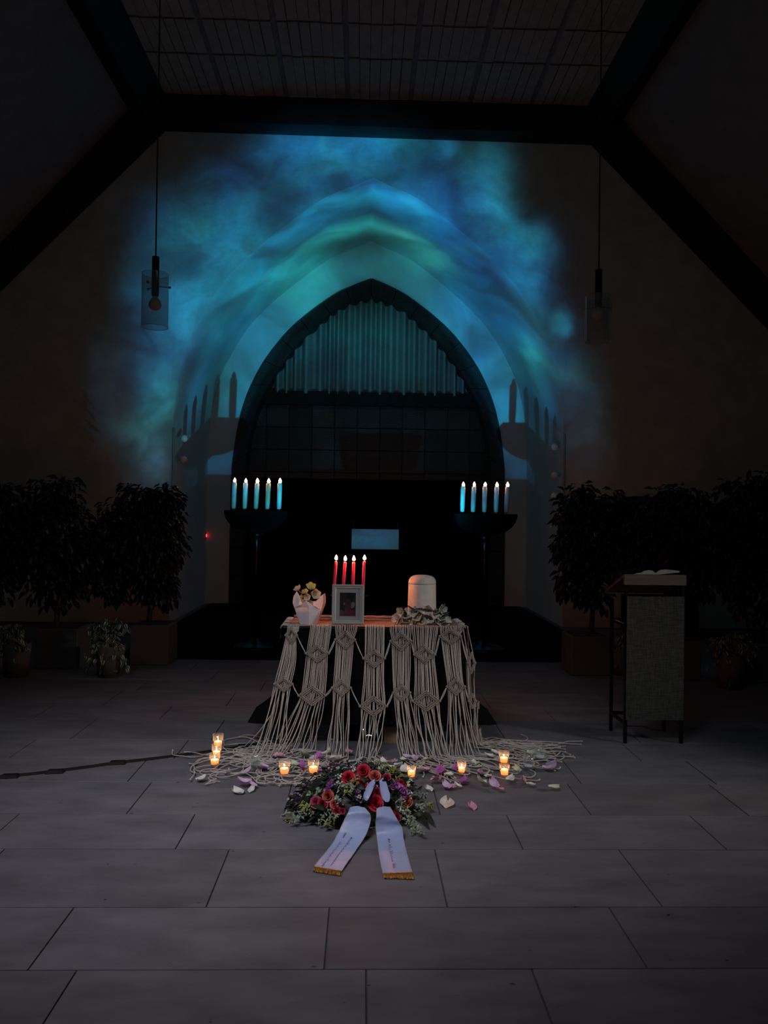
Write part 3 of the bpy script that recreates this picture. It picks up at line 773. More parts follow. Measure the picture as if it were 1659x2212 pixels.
# small red indicator on the niche wall
rp = P(444, 1157, 13.3)
t = thing('signal_light', 'tiny red glowing signal light on the niche wall', 'light', tuple(rp))
mb = MB(); mb.box(rp.x-.05, rp.x-.004, rp.y+.02, 13.395, rp.z-.05, rp.z+.05); part('housing', mb, M['black_matte'], t, bevel=.004)
mb = MB(); mb.ball(Vector((rp.x, 13.365, rp.z)), .014, 10, 8, (.8, .8, 2)); part('lens', mb, M['red_led'], t, True)

# ================================================================ TABLE
ZT = .78
TX0, TX1, TY0, TY1 = -.50, .675, 5.10, 5.53
t = thing('display_table', 'small display table hidden under black cloth and cord cover', 'table', ((TX0+TX1)/2, 5.3, 0))
mb = MB(); mb.box(TX0+.01, TX1-.01, TY0+.01, TY1-.01, ZT-.04, ZT-.012); part('table_top', mb, M['lectern_wood'], t, bevel=.003)
for x in (TX0+.06, TX1-.06):
    for y in (TY0+.06, TY1-.06):
        mb = MB(); mb.tube([(x, y, 0), (x, y, ZT-.04)], .018, 10); part('leg', mb, M['navy'], t, True)
# black undercloth: top sheet and flaring front and sides
def cloth_ring(f, z):                                  # open at the back, f = flare outward
    pts = []; dx, dy = f, f*.55
    x0, x1, y0, y1 = TX0-dx, TX1+dx, TY0+.005-dy*.18, TY1
    for k in range(9): pts.append(Vector((x0, lerp(y1, y0+.03, k/8), z)))
    for k in range(1, 42): pts.append(Vector((lerp(x0+.02, x1-.02, k/42), y0 + .010*math.sin(k*1.3)*(f*4+.1), z)))
    for k in range(9): pts.append(Vector((x1, lerp(y0+.03, y1, k/8), z)))
    return pts
rings = []
for k in range(15):
    u = k/14; z = lerp(ZT-.006, .145, u)
    rings.append(cloth_ring(.006 + .05*u + .185*max(0, (u-.72)/.28)**1.3, z))
mb = MB(); mb.grid(rings)
n0 = len(mb.v); mb.add([(TX0-.006, TY0-.002, ZT-.006), (TX1+.006, TY0-.002, ZT-.006), (TX1+.006, TY1, ZT-.006), (TX0-.006, TY1, ZT-.006)], [(0, 1, 2, 3)])
solo('undercloth', mb, M['black_cloth'], 'black table cloth hanging behind the knotted cords', 'tablecloth', loc=(.09, 5.3, ZT), smooth=True)

# things below the table: the projector and a small box
t = thing('video_projector', 'black video projector with white status lights on the floor under the table', 'projector', (PROJ.x, 5.4, 0))
mb = MB(); mb.box(-.12, .24, 5.2, 5.52, .012, .115); part('housing', mb, M['black_matte'], t, bevel=.01)
mb = MB(); mb.tube([(PROJ.x, 5.47, .11), (PROJ.x, 5.53, .17), (PROJ.x, PROJ.y-.03, .222)], [.07, .06, .05], 20); part('lens_barrel', mb, M['black_metal'], t, True)
for x in (-.09, .21):
    for y in (5.24, 5.48):
        mb = MB(); mb.lathe([(.014, 0), (.014, .014)], 10, (x, y, 0)); part('foot', mb, M['black_matte'], t)
for px, py in ((785, 1576), (791, 1589), (795, 1588), (798.5, 1588), (802, 1589)):
    q = P(px, py, 5.195); mb = MB(); mb.ball((q.x, 5.196, max(q.z, .02)), .0035, 8, 6); part('status_light', mb, M['led'], t)
c0, c1 = P(829, 1565, 5.24), P(858, 1596, 5.24)
mb = MB(); z1 = max(.09, c0.z); mb.box(c0.x, c1.x, 5.16, 5.19, 0.0, z1)
mb.box(c0.x-.002, c1.x+.002, 5.158, 5.192, z1-.025, z1+.001)
solo('small_box', mb, M['card'], 'small brown card box standing under the table', 'box', loc=((c0.x+c1.x)/2, 5.17, 0), bevel=.001)

# ---------------------------------------------------------------- macrame cover
mac = thing('macrame_cover', 'knotted cream cord cover draped over the black table cloth', 'table cover', ((TX0+TX1)/2, TY0, 0))
ZX, ZY, ZS = 560, 1170, 3.072
def zp(x, y): return ZX + x/ZS, ZY + y/ZS
def front(px, py, off=0.0):                            # point on the hanging front of the cover
    Y = 5.06
    for _ in range(6):
        p = P(px, py, Y); u = 1 - max(0, min(1, p.z/ZT))
        Y = 5.085 - .05*u - .14*u**2.2 - off
    return P(px, py, Y)
# woven sheet on the table top with a rolled rear edge and ragged side
nx, ny = 60, 14
def top_profile(k):                                     # x and drop across the sheet, both ends rolling over the table edge
    k2 = k - 8
    if k2 < 0: a = min(1, -k2/8); return TX0 - .012 - .020*math.sin(a*PI/2), .075*a*a
    if k2 > nx: a = min(1, (k2-nx)/8); return TX1 + .012 + .030*math.sin(a*PI/2), .14*a*a
    return lerp(TX0-.012, TX1+.012, k2/nx), 0
rows = []
for j in range(ny+1):
    y = lerp(TY0-.012, TY1-.02, j/ny); row = []
    for k in range(nx+17):
        x, dr = top_profile(k)
        row.append(Vector((x + .004*mnoise.noise((j*.8, k*.2, 9))*(dr > 0), y, ZT + .008 - dr + .0035*mnoise.noise((k*.5, j*.9, 2)))))
    rows.append(row)
mb = MB(); mb.grid(rows)
rows2 = [[p - Vector((0, 0, .010)) for p in r] for r in rows]
mb.grid(rows2)
part('woven_top', mb, M['woven'], mac, True)
mb = MB(); mb.tube([Vector((lerp(TX0+.02, TX1-.03, k/40), TY1-.015 + .003*math.sin(k), ZT+.018 + .002*math.sin(k*1.7))) for k in range(41)], .011, 8)
part('rolled_edge', mb, M['woven'], mac, True)
mb = MB()
for k in range(26):                                    # loose yarn along both short sides
    x = R.choice((TX0-.01, TX1+.01)); y = R.uniform(TY0, TY1-.02); s = -1 if x < 0 else 1
    mb.tube(cr([(x-s*.03, y, ZT+.012), (x+s*.008, y+R.uniform(-.01, .01), ZT+.014), (x+s*.02, y, ZT-.01)], 3), .0035, 5)
part('side_fringe', mb, M['cord'], mac, True, kind='stuff')

GROUPS = [  # number of cords, then (x0, x1) in the enlarged view at: edge, knot 1, between, knot 2, floor ; y of those levels
    (12, (186, 262), (178, 248), (135, 245), (98, 215), (-70, 150), (585, 625, 800, 945, 1425)),
    (16, (335, 480), (312, 458), (298, 452), (270, 438), (50, 380), (575, 740, 860, 1022, 1400)),
    (13, (500, 652), (505, 632), (498, 618), (488, 600), (430, 600), (580, 650, 820, 970, 1420)),
    (14, (698, 836), (694, 832), (688, 832), (672, 845), (640, 780), (580, 775, 930, 1092, 1430)),
    (13, (865, 1012), (876, 1008), (880, 1004), (890, 1000), (940, 1075), (580, 660, 830, 1002, 1425)),
    (15, (1015, 1188), (1030, 1166), (1030, 1178), (1024, 1196), (1100, 1270), (580, 750, 900, 1058, 1430)),
    (14, (1195, 1352), (1200, 1338), (1222, 1345), (1248, 1362), (1235, 1480), (580, 628, 800, 962, 1425)),
    (12, (1352, 1392), (1383, 1432), (1386, 1432), (1392, 1438), (1425, 1480), (590, 800, 930, 1055, 1390)),
]
CORD_R = .0033
def knot_end(p, d): return [p, p + d*.010, p + d*.020, p + d*.030]
def wander(start, head, length, target=None, curl=1.0, pull=.25, z0=.006):
    pts = [Vector(start)]; th = head; dth = 0; s = 0; step = .022; ph = R.random()*100
    while s < length:
        dth = .75*dth + R.uniform(-.55, .55)*curl; th += dth*.6
        if target is not None:
            tt = math.atan2(target.y - pts[-1].y, target.x - pts[-1].x)
            dd = (tt - th + PI) % (2*PI) - PI; th += dd*pull
        p = pts[-1] + Vector((math.cos(th)*step, math.sin(th)*step, 0))
        p.z = z0 + .012*(.5 + .5*mnoise.noise((p.x*9, p.y*9, ph)))
        pts.append(p); s += step
    return pts
ncord = 0
def lay_cord(pts, tail=None):
    global ncord
    sp = cr(pts, 5)
    if tail: sp = sp + cr([sp[-1]] + tail, 3)[1:]
    mb = MB(); mb.tube(sp, CORD_R*R.uniform(.9, 1.08), 6)
    e = sp[-1]; mb.ball(e, CORD_R*1.9, 7, 5)
    part('cord', mb, M['cord'], mac, True); ncord += 1
for gi, (n, e0, k1, mid, k2, fl_, ylev) in enumerate(GROUPS):
    order = list(range(n))
    land_order = order[:]
    for _ in range(max(1, n//5)):
        a = R.randrange(n-1); land_order[a], land_order[a+1] = land_order[a+1], land_order[a]
    for i in range(n):
        u = (i + .5 + R.uniform(-.22, .22))/n; ul = (land_order[i] + .5)/n
        pe = front(*zp(lerp(*e0, u), ylev[0] + R.uniform(-3, 3)))
        pe.z = min(pe.z, ZT - .012)
        side = gi == 7
        yo = R.uniform(0, .33) if side else 0
        pts = [Vector((pe.x - (.02 if side else 0), TY0 + .03 + yo, ZT+.014)), Vector((pe.x, TY0 - .004 + yo, ZT+.008)), pe + Vector((0, yo, -.004))]
        for lev, yy in ((k1, ylev[1]), (mid, ylev[2]), (k2, ylev[3])):
            q = front(*zp(lerp(*lev, u) + R.uniform(-2.5, 2.5), yy)); q.y += yo; pts.append(q)
        q3 = pts[-1]
        lx, ly = zp(lerp(*fl_, ul) + R.uniform(-8, 8), ylev[4] + R.uniform(-25, 25))
        land = F(lx, ly, .008); land.y += yo*.8
        dd = land - q3
        mid1 = q3 + Vector((dd.x*.30 + R.uniform(-.012, .012), dd.y*.22 + R.uniform(-.01, .01), dd.z*.40))
        mid2 = q3 + Vector((dd.x*.62 + R.uniform(-.012, .012), dd.y*.5, dd.z*.76))
        mid3 = q3 + Vector((dd.x*.86, dd.y*.78, dd.z*.95))
        pts += [mid1, mid2, mid3, land]
        if gi <= 1:
            tg = F(R.uniform(440, 640), R.uniform(1615, 1690)); tail = wander(land, R.uniform(2.6, 4.0), R.uniform(.45, 1.0), tg, 1.0, .16)
        elif gi == 2:
            tg = F(R.uniform(540, 740), R.uniform(1640, 1700)); tail = wander(land, R.uniform(3.2, 4.6), R.uniform(.35, .8), tg, 1.0, .16)
        elif gi == 3:
            tg = F(R.uniform(700, 830), R.uniform(1650, 1672)); tail = wander(land, R.uniform(3.8, 5.6), R.uniform(.12, .30), tg, 1.1, .15)
        elif gi == 4:
            tg = F(R.uniform(900, 1010), R.uniform(1650, 1705)); tail = wander(land, R.uniform(-1.3, -.5), R.uniform(.3, .55), tg, .6, .25)
        elif gi == 5:
            tg = F(R.uniform(960, 1150), R.uniform(1650, 1705)); tail = wander(land, R.uniform(-1.0, -.3), R.uniform(.35, .65), tg, .5, .25)
        elif gi == 6:
            tg = F(R.uniform(1080, 1215), R.uniform(1635, 1695)); tail = wander(land, R.uniform(-.7, 0), R.uniform(.35, .65), tg, .42, .25)
        else:
            tg = F(R.uniform(1130, 1260), R.uniform(1608, 1668)); tail = wander(land, R.uniform(-.45, .1), R.uniform(.35, .62), tg, .3, .22)
        lay_cord(pts, tail[1:])
# strands of the side panel fanning over the floor, and the long stray strand
for k in range(26):
    a = F(R.uniform(1030, 1045), R.uniform(1600, 1616), .012); b = F(R.uniform(1115, 1225), lerp(1602, 1645, k/25) + R.uniform(-3, 3), .006)
    m_ = a.lerp(b, .4) + Vector((0, R.uniform(-.03, .03), R.uniform(.006, .03)))
    up = Vector((a.x - .02, a.y + .02, R.uniform(.1, .3)))
    lay_cord([up, Vector((a.x, a.y, .03)), m_, a.lerp(b, .75) + Vector((0, R.uniform(-.02, .02), .008)), b], wander(b, R.uniform(-.6, .5), R.uniform(.03, .18), None, .6)[1:])
lay_cord([front(592, 1535), front(560, 1580), F(529, 1612, .01)], wander(F(529, 1612, .01), 3.6, .35, F(480, 1650), .8)[1:])
# coils lying on the left heap
for k in range(16):
    s = F(R.uniform(450, 740), R.uniform(1625, 1694), .008)
    lay_cord(wander(s, R.uniform(0, 6.28), .06, None, .3), wander(s, R.uniform(0, 6.28), R.uniform(.35, .8), F(R.uniform(500, 680), R.uniform(1640, 1695)), 1.1, .12, .012)[1:])

DIA = [[(212, 622, 38, 56), (385, 742, 76, 58), (570, 650, 66, 62), (762, 775, 72, 62), (940, 660, 70, 64), (1098, 750, 70, 58), (1268, 628, 72, 54), (1408, 805, 26, 72)],
       [(160, 945, 60, 52), (350, 1022, 90, 66), (545, 970, 62, 56), (757, 1092, 90, 68), (945, 1002, 57, 60), (1108, 1058, 92, 68), (1305, 962, 60, 58), (1415, 1058, 24, 50)]]
for row in DIA:
    for (cx_, cy_, hw, hh) in row:
        mb = MB()
        c = [(cx_-hw, cy_), (cx_, cy_-hh), (cx_+hw, cy_), (cx_, cy_+hh)]
        for q in range(4):
            (xa, ya), (xb, yb) = c[q], c[(q+1) % 4]
            for lane in (0, .20, .40):
                A = (lerp(xa, cx_, lane), lerp(ya, cy_, lane)); B = (lerp(xb, cx_, lane), lerp(yb, cy_, lane))
                nk = 26; path = []; rad = []
                for k in range(nk+1):
                    w_ = k/nk
                    path.append(front(*zp(lerp(A[0], B[0], w_) + R.uniform(-1.5, 1.5), lerp(A[1], B[1], w_) + R.uniform(-1.5, 1.5)), .010 + .003*(lane == .2)))
                    rad.append((.0050 if lane < .3 else .0038)*(1 + .38*math.sin(k*1.9 + lane*9)))
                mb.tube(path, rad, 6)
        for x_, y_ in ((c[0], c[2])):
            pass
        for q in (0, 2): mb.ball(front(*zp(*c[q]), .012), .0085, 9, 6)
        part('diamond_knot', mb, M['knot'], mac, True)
    for a, b in zip(row, row[1:]):                     # paired cords joining neighbouring knots
        for s in (-1, 1):
            p0 = front(*zp(a[0]+a[2], a[1] + 3*s), .008); p1 = front(*zp(b[0]-b[2], b[1] + 3*s), .008)
            mb = MB(); mb.tube(cr([p0, p0.lerp(p1, .5) + Vector((.003*s, 0, -.004)), p1], 4), CORD_R*.85, 6)
            part('link_cord', mb, M['cord'], mac, True)

# ================================================================ ON THE TABLE
# picture frame
ft, fb = P(754, 1269, 5.16), P(751, 1354, 5.115)
ZB = ZT + .0165
f0 = P(716, 1354, 5.12); f1 = P(786, 1354, 5.12)
fw = (f1.x - f0.x)/2; fcx = (f0.x + f1.x)/2; fh = (1354-1268)*MPP(5.13)
TILT = Matrix.Translation((fcx, 5.125, ZB)) @ Matrix.Rotation(math.radians(-7), 4, 'X')
t = thing('picture_frame', 'white picture frame with a dark portrait photograph leaning before the red candles', 'frame', (fcx, 5.125, ZB))
def fr(name, mb, m, **k):
    mb.xform(TILT); return part(name, mb, m, t, **k)
prof = [(0, .0), (0, .012), (.006, .018), (.012, .018), (.017, .012), (.022, .013), (.028, .008), (.028, 0)]   # inward, towards the viewer
loops = [[(-fw+d, -h, d), (fw-d, -h, d), (fw-d, -h, fh-d), (-fw+d, -h, fh-d)] for d, h in prof]
names = ('bottom', 'right', 'top', 'left')
for s in range(4):
    mb = MB(); mb.grid([[Vector(l[s]), Vector(l[(s+1) % 4])] for l in loops] + [[Vector(loops[0][s]), Vector(loops[0][(s+1) % 4])]])
    mb.f.append(tuple(2*k for k in range(8))); mb.f.append(tuple(2*k+1 for k in range(8))[::-1])
    fr('moulding', mb, M['white_paint'])
mw, m0 = fw-.026, .026
pw0, pw1 = -fw + .052, fw - .056; pz0, pz1 = .055, fh - .055
mb = MB()
for a in [(-mw, pw0, m0, fh-m0), (pw1, mw, m0, fh-m0), (pw0, pw1, m0, pz0), (pw0, pw1, pz1, fh-m0)]: mb.box(a[0], a[1], -.006, -.003, a[2], a[3])
fr('mat_board', mb, M['mat_board'])
mb = MB(); mb.box(-mw, mw, 0, .004, m0-.005, fh-m0+.005); fr('back_board', mb, M['card'])
mb = MB(); mb.hexa([(-.02, .004, fh*.55), (.02, .004, fh*.55), (.02, .055, .012), (-.02, .055, .012), (-.02, .008, fh*.56), (.02, .008, fh*.56), (.02, .060, .013), (-.02, .060, .013)]); fr('strut', mb, M['black_matte'])
def photo_material():
    m, N, L = new_mat('portrait_photograph'); b = N['Principled BSDF']
    uv = N.new('ShaderNodeUVMap')
    col = None
    def blob(cx, cy, rx, ry, c, rot=0.0, soft=.12):
        nonlocal col
        mp = N.new('ShaderNodeMapping'); mp.vector_type = 'TEXTURE'
        mp.inputs['Location'].default_value = (cx, cy, 0); mp.inputs['Rotation'].default_value = (0, 0, rot); mp.inputs['Scale'].default_value = (rx, ry, 1)
        L.new(uv.outputs[0], mp.inputs[0])
        ln = N.new('ShaderNodeVectorMath'); ln.operation = 'LENGTH'; L.new(mp.outputs[0], ln.inputs[0])
        mr = N.new('ShaderNodeMapRange'); L.new(ln.outputs['Value'], mr.inputs[0])
        mr.inputs[1].default_value = 1 + soft; mr.inputs[2].default_value = 1 - soft
        mx = N.new('ShaderNodeMix'); mx.data_type = 'RGBA'; L.new(mr.outputs[0], mx.inputs[0])
        mx.inputs[7].default_value = (*c, 1)
        if col is None: mx.inputs[6].default_value = (.018, .016, .016, 1)
        else: L.new(col, mx.inputs[6])
        col = mx.outputs[2]
    blob(.62, .04, .48, .24, (.075, .018, .030)); blob(.13, .12, .16, .15, (.06, .045, .05))
    blob(.80, .47, .16, .12, (.12, .105, .11), .5); blob(.28, .53, .05, .07, (.10, .09, .09), -.3)
    blob(.43, .28, .10, .16, (.06, .035, .035)); blob(.52, .50, .20, .26, (.050, .020, .024)); blob(.58, .56, .08, .16, (.030, .016, .017), 0, .5)
    blob(.66, .84, .28, .16, (.010, .009, .009), -.4, .3); blob(.92, .78, .02, .12, (.05, .045, .045), -.3, .4)
    L.new(col, b.inputs['Base Color']); b.inputs['Roughness'].default_value = .6; b.inputs['Specular IOR Level'].default_value = .05
    return m
mb = MB(); mb.add([(pw0, -.0025, pz0), (pw1, -.0025, pz0), (pw1, -.0025, pz1), (pw0, -.0025, pz1)], [(0, 1, 2, 3)]); mb.uv[0] = [(0, 0), (1, 0), (1, 1), (0, 1)]
fr('photograph', mb, photo_material(), label='dark portrait photograph of a person in a red top')
mb = MB(); mb.box(-mw, mw, -.0075, -.0065, m0, fh-m0); fr('glass', mb, M['frame_glass'])

# candle holder with four red taper candles
YK = 5.40
hz = P(754, 1287, YK).z; hx0, hx1 = P(715, 1287, YK).x, P(793, 1287, YK).x
t = thing('candle_holder', 'black four armed candle holder standing behind the picture frame', 'candle holder', ((hx0+hx1)/2, YK, ZB))
mb = MB(); mb.lathe([(.06, ZB), (.06, ZB+.008), (.02, ZB+.014), (.008, ZB+.03), (.008, hz)], 20, ((hx0+hx1)/2, YK, 0)); part('foot', mb, M['black_metal'], t, True)
mb = MB(); mb.tube([(hx0, YK, hz), (hx1, YK, hz)], .006, 8); part('bar', mb, M['black_metal'], t, True)
for x in (hx0, hx1): mb = MB(); mb.ball((x, YK, hz), .008, 10, 8); part('knob', mb, M['screw'], t, True)
for i, (xa, ya, xb) in enumerate(((726, 1212.5, 722), (745.5, 1214, 741.5), (764, 1214, 762.5), (787, 1212.5, 784.5))):
    top = P(xa, ya, YK); low = P(xb, 1270, YK); bot = low + (low - top)*((low.z - hz - .012)/(top.z - low.z))
    mb = MB(); mb.lathe([(.004, hz), (.014, hz+.006), (.0145, hz+.022), (.012, hz+.022), (.0118, hz+.010), (0, hz+.010)], 14, (bot.x, YK, 0)); part('socket', mb, M['black_metal'], t, True)
    k = thing('taper_candle', f'{ORD[i]} red taper candle from the left behind the picture frame', 'candle', tuple(bot), 'red taper candles behind the frame')
    mb = MB(); pth = [bot.lerp(top, q) for q in (0, .2, .4, .6, .8, .96, 1)]
    mb.tube(pth, [.0117, .0117, .0115, .0113, .0110, .0108, .0095], 14)
    if i == 1:
        for q in range(9): mb.ball(bot.lerp(top, lerp(.38, .72, q/8)) + Vector((.0105, -.002, 0)), .0032 + .001*math.sin(q*2), 8, 5)
    part('wax', mb, M['wax_red'], k, True)
    mb = MB(); mb.tube([top, top + Vector((0, 0, .008)), top + Vector((.002, 0, .016))], .0014, 5); part('wick', mb, M['wick'], k)
    part('flame', flame(top + Vector((.001, 0, .008)), .0105, .038), M['flame'], k, True)

# urn
ux = P(911.5, 1300, 5.32).x; UY = 5.32; ur = 30.3*MPP(5.24)
uz1 = P(912, 1242, UY).z
t = thing('urn', 'pale speckled clay urn with domed lid standing in white orchids', 'urn', (ux, UY, ZB))
zl = P(912, 1262, UY-.05).z
mb = MB(); mb.lathe([(ur*.90, ZB), (ur*1.0, ZB+.012), (ur*1.03, ZB+.1), (ur*1.0, zl-.004), (ur*.985, zl-.001)], 48, (ux, UY, 0)); part('body', mb, M['urn'], t, True)
dz = uz1 - zl
mb = MB(); mb.lathe([(ur*.975, zl), (ur*1.0, zl+.003)] + [(ur*(math.cos(a)**.55 if math.cos(a) > 1e-6 else 0), zl+.003+(dz-.003)*math.sin(a)**.9) for a in [PI/2*q/12 for q in range(1, 13)]], 48, (ux, UY, 0)); part('lid', mb, M['urn'], t, True)

def petal_mesh(name, m, L_=.05, W=.04, cup=.35, curl=.3, n=6):
    rows = []
    for i in range(n+1):
        a = i/n; wdt = W*math.sin(PI*min(1, (a*.86+.10)))**.75*(1 if a < .98 else .75)
        row = []
        for j in range(n+1):
            s = j/n*2-1
            row.append(Vector((s*wdt*.5, a*L_, cup*W*.5*s*s*.9 + curl*L_*a*a)))
        rows.append(row)
    mb = MB(); mb.grid(rows); return mb
def orchid_mb():
    mb = MB()
    for k, (L_, W) in enumerate(((.042, .030), (.040, .046), (.040, .030), (.040, .030), (.040, .046))):
        s = len(mb.v); q = petal_mesh('', None, L_, W, .3, R.uniform(.0, .35)); mb.add(q.v, q.f)
        mb.xform(Matrix.Rotation(2*PI*k/5 + R.uniform(-.1, .1), 4, 'Z') @ Matrix.Rotation(R.uniform(.1, .5), 4, 'X'), s)
    return mb
orc_me = [orchid_mb().xform(Matrix.Scale(1.05, 4)).mesh('orchid', M['orchid_white'], smooth=True) for _ in range(4)]
lip = MB(); lip.ball((0, 0, .008), .008, 8, 6, (1, 1.3, .8)); lip_me = lip.mesh('lip', M['orchid_lip'], smooth=True)
t = thing('orchid_wreath', 'wreath of white orchids and dark leaves around the urn foot', 'wreath', (ux, UY, ZB))
OP = [(858, 1338, .5), (868, 1322, .3), (880, 1330, .2), (893, 1322, 0), (903, 1334, 0), (886, 1348, .1), (912, 1346, 0), (926, 1338, -.1), (938, 1326, -.3), (922, 1318, 0), (950, 1332, -.5), (962, 1342, -.7), (945, 1350, -.3), (866, 1349, .4), (954, 1318, -.5)]
for px, py, ty in OP:
    g = F(px, py, ZB+.03); d = P(px, py, UY - ur*.9 - .085*math.cos((px-911)/70.0*1.2))
    d.z = max(d.z, ZB+.02)
    ang = math.atan2(d.x-ux, -(d.y-UY))
    nrm = Vector((math.sin(ang)*1.0 + R.uniform(-.3, .3), -math.cos(ang) + R.uniform(-.2, .2), R.uniform(.0, .6)))
    mtx = Matrix.Translation(d - Vector((ux, UY, ZB))) @ rot_to(nrm, R.uniform(0, 6.28))
    o = shared('orchid', R.choice(orc_me), t, mtx)
    l = bpy.data.objects.new('lip', lip_me); COL.objects.link(l); l.parent = o; ORG[l.name] = ORG[t.name]
for k in range(6):                                     # unseen side of the ring
    a = PI*.15 + PI*.7*k/5; d = Vector((math.cos(a)*(ur+.05), math.sin(a)*(ur+.05), .04))
    shared('orchid', R.choice(orc_me), t, Matrix.Translation(d) @ rot_to((math.cos(a), math.sin(a), .5), R.uniform(0, 6)))
def blade(p0, p1, p2, w_):
    c = cr([p0, p1, p2], 6); mb = MB(); rows = []
    for i, p in enumerate(c):
        a = i/(len(c)-1); tdir = (c[min(i+1, len(c)-1)] - c[max(i-1, 0)]).normalized(); sd = tdir.cross(Vector((0, -.7, .7))).normalized()
        ww = w_*math.sin(PI*(a*.9+.08))**.7
        rows.append([p - sd*ww, p + Vector((0, -.003, .003)), p + sd*ww])
    mb.grid(rows); return mb
for a in (((880, 1308), (905, 1324), (935, 1340), .009), ((886, 1320), (910, 1316), (952, 1322), .010), ((935, 1328), (950, 1318), (962, 1304), .013), ((925, 1346), (945, 1340), (970, 1326), .012),
          ((870, 1345), (876, 1326), (866, 1310), .010), ((895, 1352), (906, 1338), (918, 1328), .010), ((940, 1354), (955, 1350), (974, 1346), .010), ((905, 1330), (925, 1332), (948, 1346), .008), ((945, 1322), (956, 1326), (971, 1322), .011), ((861, 1350), (880, 1354), (905, 1354), .008)):
    q = [P(x, y, UY-ur-.092+.03*abs(x-911)/60) for x, y in a[:3]]
    for v in q: v.z = max(v.z, ZB + .004)
    part('leaf', blade(*q, a[3]), M['blade'], t, True)

# wrapped flower pot
pc = P(666, 1350, 5.22); pc = Vector((P(667, 1330, 5.22).x, 5.22, ZB))
t = thing('flower_pot', 'small pot of pale hellebores wrapped in white paper', 'flower pot', tuple(pc))
mm = MPP(5.2)
mb = MB(); mb.lathe([(.045, ZB), (.048, ZB+.01), (.062, ZB+.10), (.058, ZB+.10), (.045, ZB+.085), (0, ZB+.085)], 20, (pc.x, pc.y, 0)); part('pot', mb, M['planter'], t, True)
def wrap(pts_px, yb, yt):                               # a folded sheet: rows of points bottom to top
    mb = MB(); rows = []
    for i, (yy, row) in enumerate(pts_px):
        n = len(row); Yr = lerp(yb, yt, i/(len(pts_px)-1))
        rows.append([P(x, yy + (dy if isinstance(dy, (int, float)) else 0), Yr - .022*math.sin(PI*j/(n-1)) + .004*((j % 2)*2-1)) for j, (x, dy) in enumerate(row)])
    mb.grid(rows); return mb
sheets = [
    ([(1349, [(648, 0), (656, 2), (666, 3), (676, 2), (684, 0)]), (1330, [(645, 0), (656, 2), (668, 3), (680, 2), (690, 0)]), (1312, [(637, 0), (652, 0), (668, 0), (682, 0), (692, 4)]), (1302, [(640, 9), (650, 4), (661, -5), (674, 4), (688, 12)])], 5.175, 5.14),
    ([(1348, [(668, 0), (674, 0), (680, 0), (686, 0)]), (1325, [(672, 0), (682, 0), (692, 0), (696, -2)]), (1302, [(677, 0), (687, -3), (698, 0), (704, 0)]), (1290, [(680, 10), (689, 1), (698, -6), (704, 2)]), (1284, [(684, 14), (692, 4), (702, -3), (704, 6)])], 5.19, 5.19),
    ([(1348, [(648, 0), (652, 0), (658, 0), (662, 0)]), (1325, [(640, 0), (646, 0), (652, 0), (658, 0)]), (1302, [(632, 0), (638, 0), (645, 0), (652, 0)]), (1286, [(634, 2), (640, -2), (645, 2), (650, 12)]), (1279, [(636, 6), (641, -2), (645, 4), (650, 16)])], 5.19, 5.18),
    ([(1348, [(654, 0), (664, 0), (674, 0), (682, 0)]), (1320, [(646, 0), (660, 0), (676, 0), (692, 0)]), (1296, [(644, 0), (660, -3), (676, 3), (694, 0)])], 5.27, 5.30)]
for s, yb, yt in sheets:
    part('paper_wrap', wrap(s, yb, yt), M['paper'], t)
def bloom(c, d, r, mat_, name='bloom'):
    mb = MB()
    for k in range(5):
        s = len(mb.v); q = petal_mesh('', None, r*1.0, r*1.05, .35, .25); mb.add(q.v, q.f)
        mb.xform(Matrix.Rotation(2*PI*k/5, 4, 'Z') @ Matrix.Rotation(.35, 4, 'X'), s)
    mb.xform(Matrix.Translation(c) @ rot_to(d)); b = part(name, mb, mat_, t, True)
    mb = MB(); mb.ball(c + Vector(d).normalized()*.004, .007, 8, 6); part('flower_eye', mb, M['orchid_lip'], b, True)
BL = [((671, 1271), (.15, -.6, .7), .042, 'helle_yellow', 'yellow hellebore bloom'), ((680, 1285), (.4, -.9, .3), .044, 'helle_cream', 'cream hellebore bloom'), ((645, 1275), (-.5, -.4, .8), .036, 'helle_peach', None), ((664, 1291), (-.1, -1, .3), .032, 'helle_cream', None), ((660, 1281), (-.2, -.5, .6), .030, 'helle_yellow', None), ((673, 1301), (.1, -1, 0), .015, 'helle_cream', None), ((652, 1290), (-.5, -.8, .2), .02, 'helle_peach', None)]
for (px, py), d, r, mk, lb in BL:
    c = P(px, py, 5.2); bloom(c, d, r, M[mk])
    mb = MB(); mb.tube(cr([c, lerp(c, Vector((pc.x, 5.23, ZB+.12)), .5) + Vector((0, .01, .0)), Vector((pc.x + R.uniform(-.02, .02), 5.23, ZB+.09))], 4), .0028, 6); part('stem', mb, M['stem'], t, True)

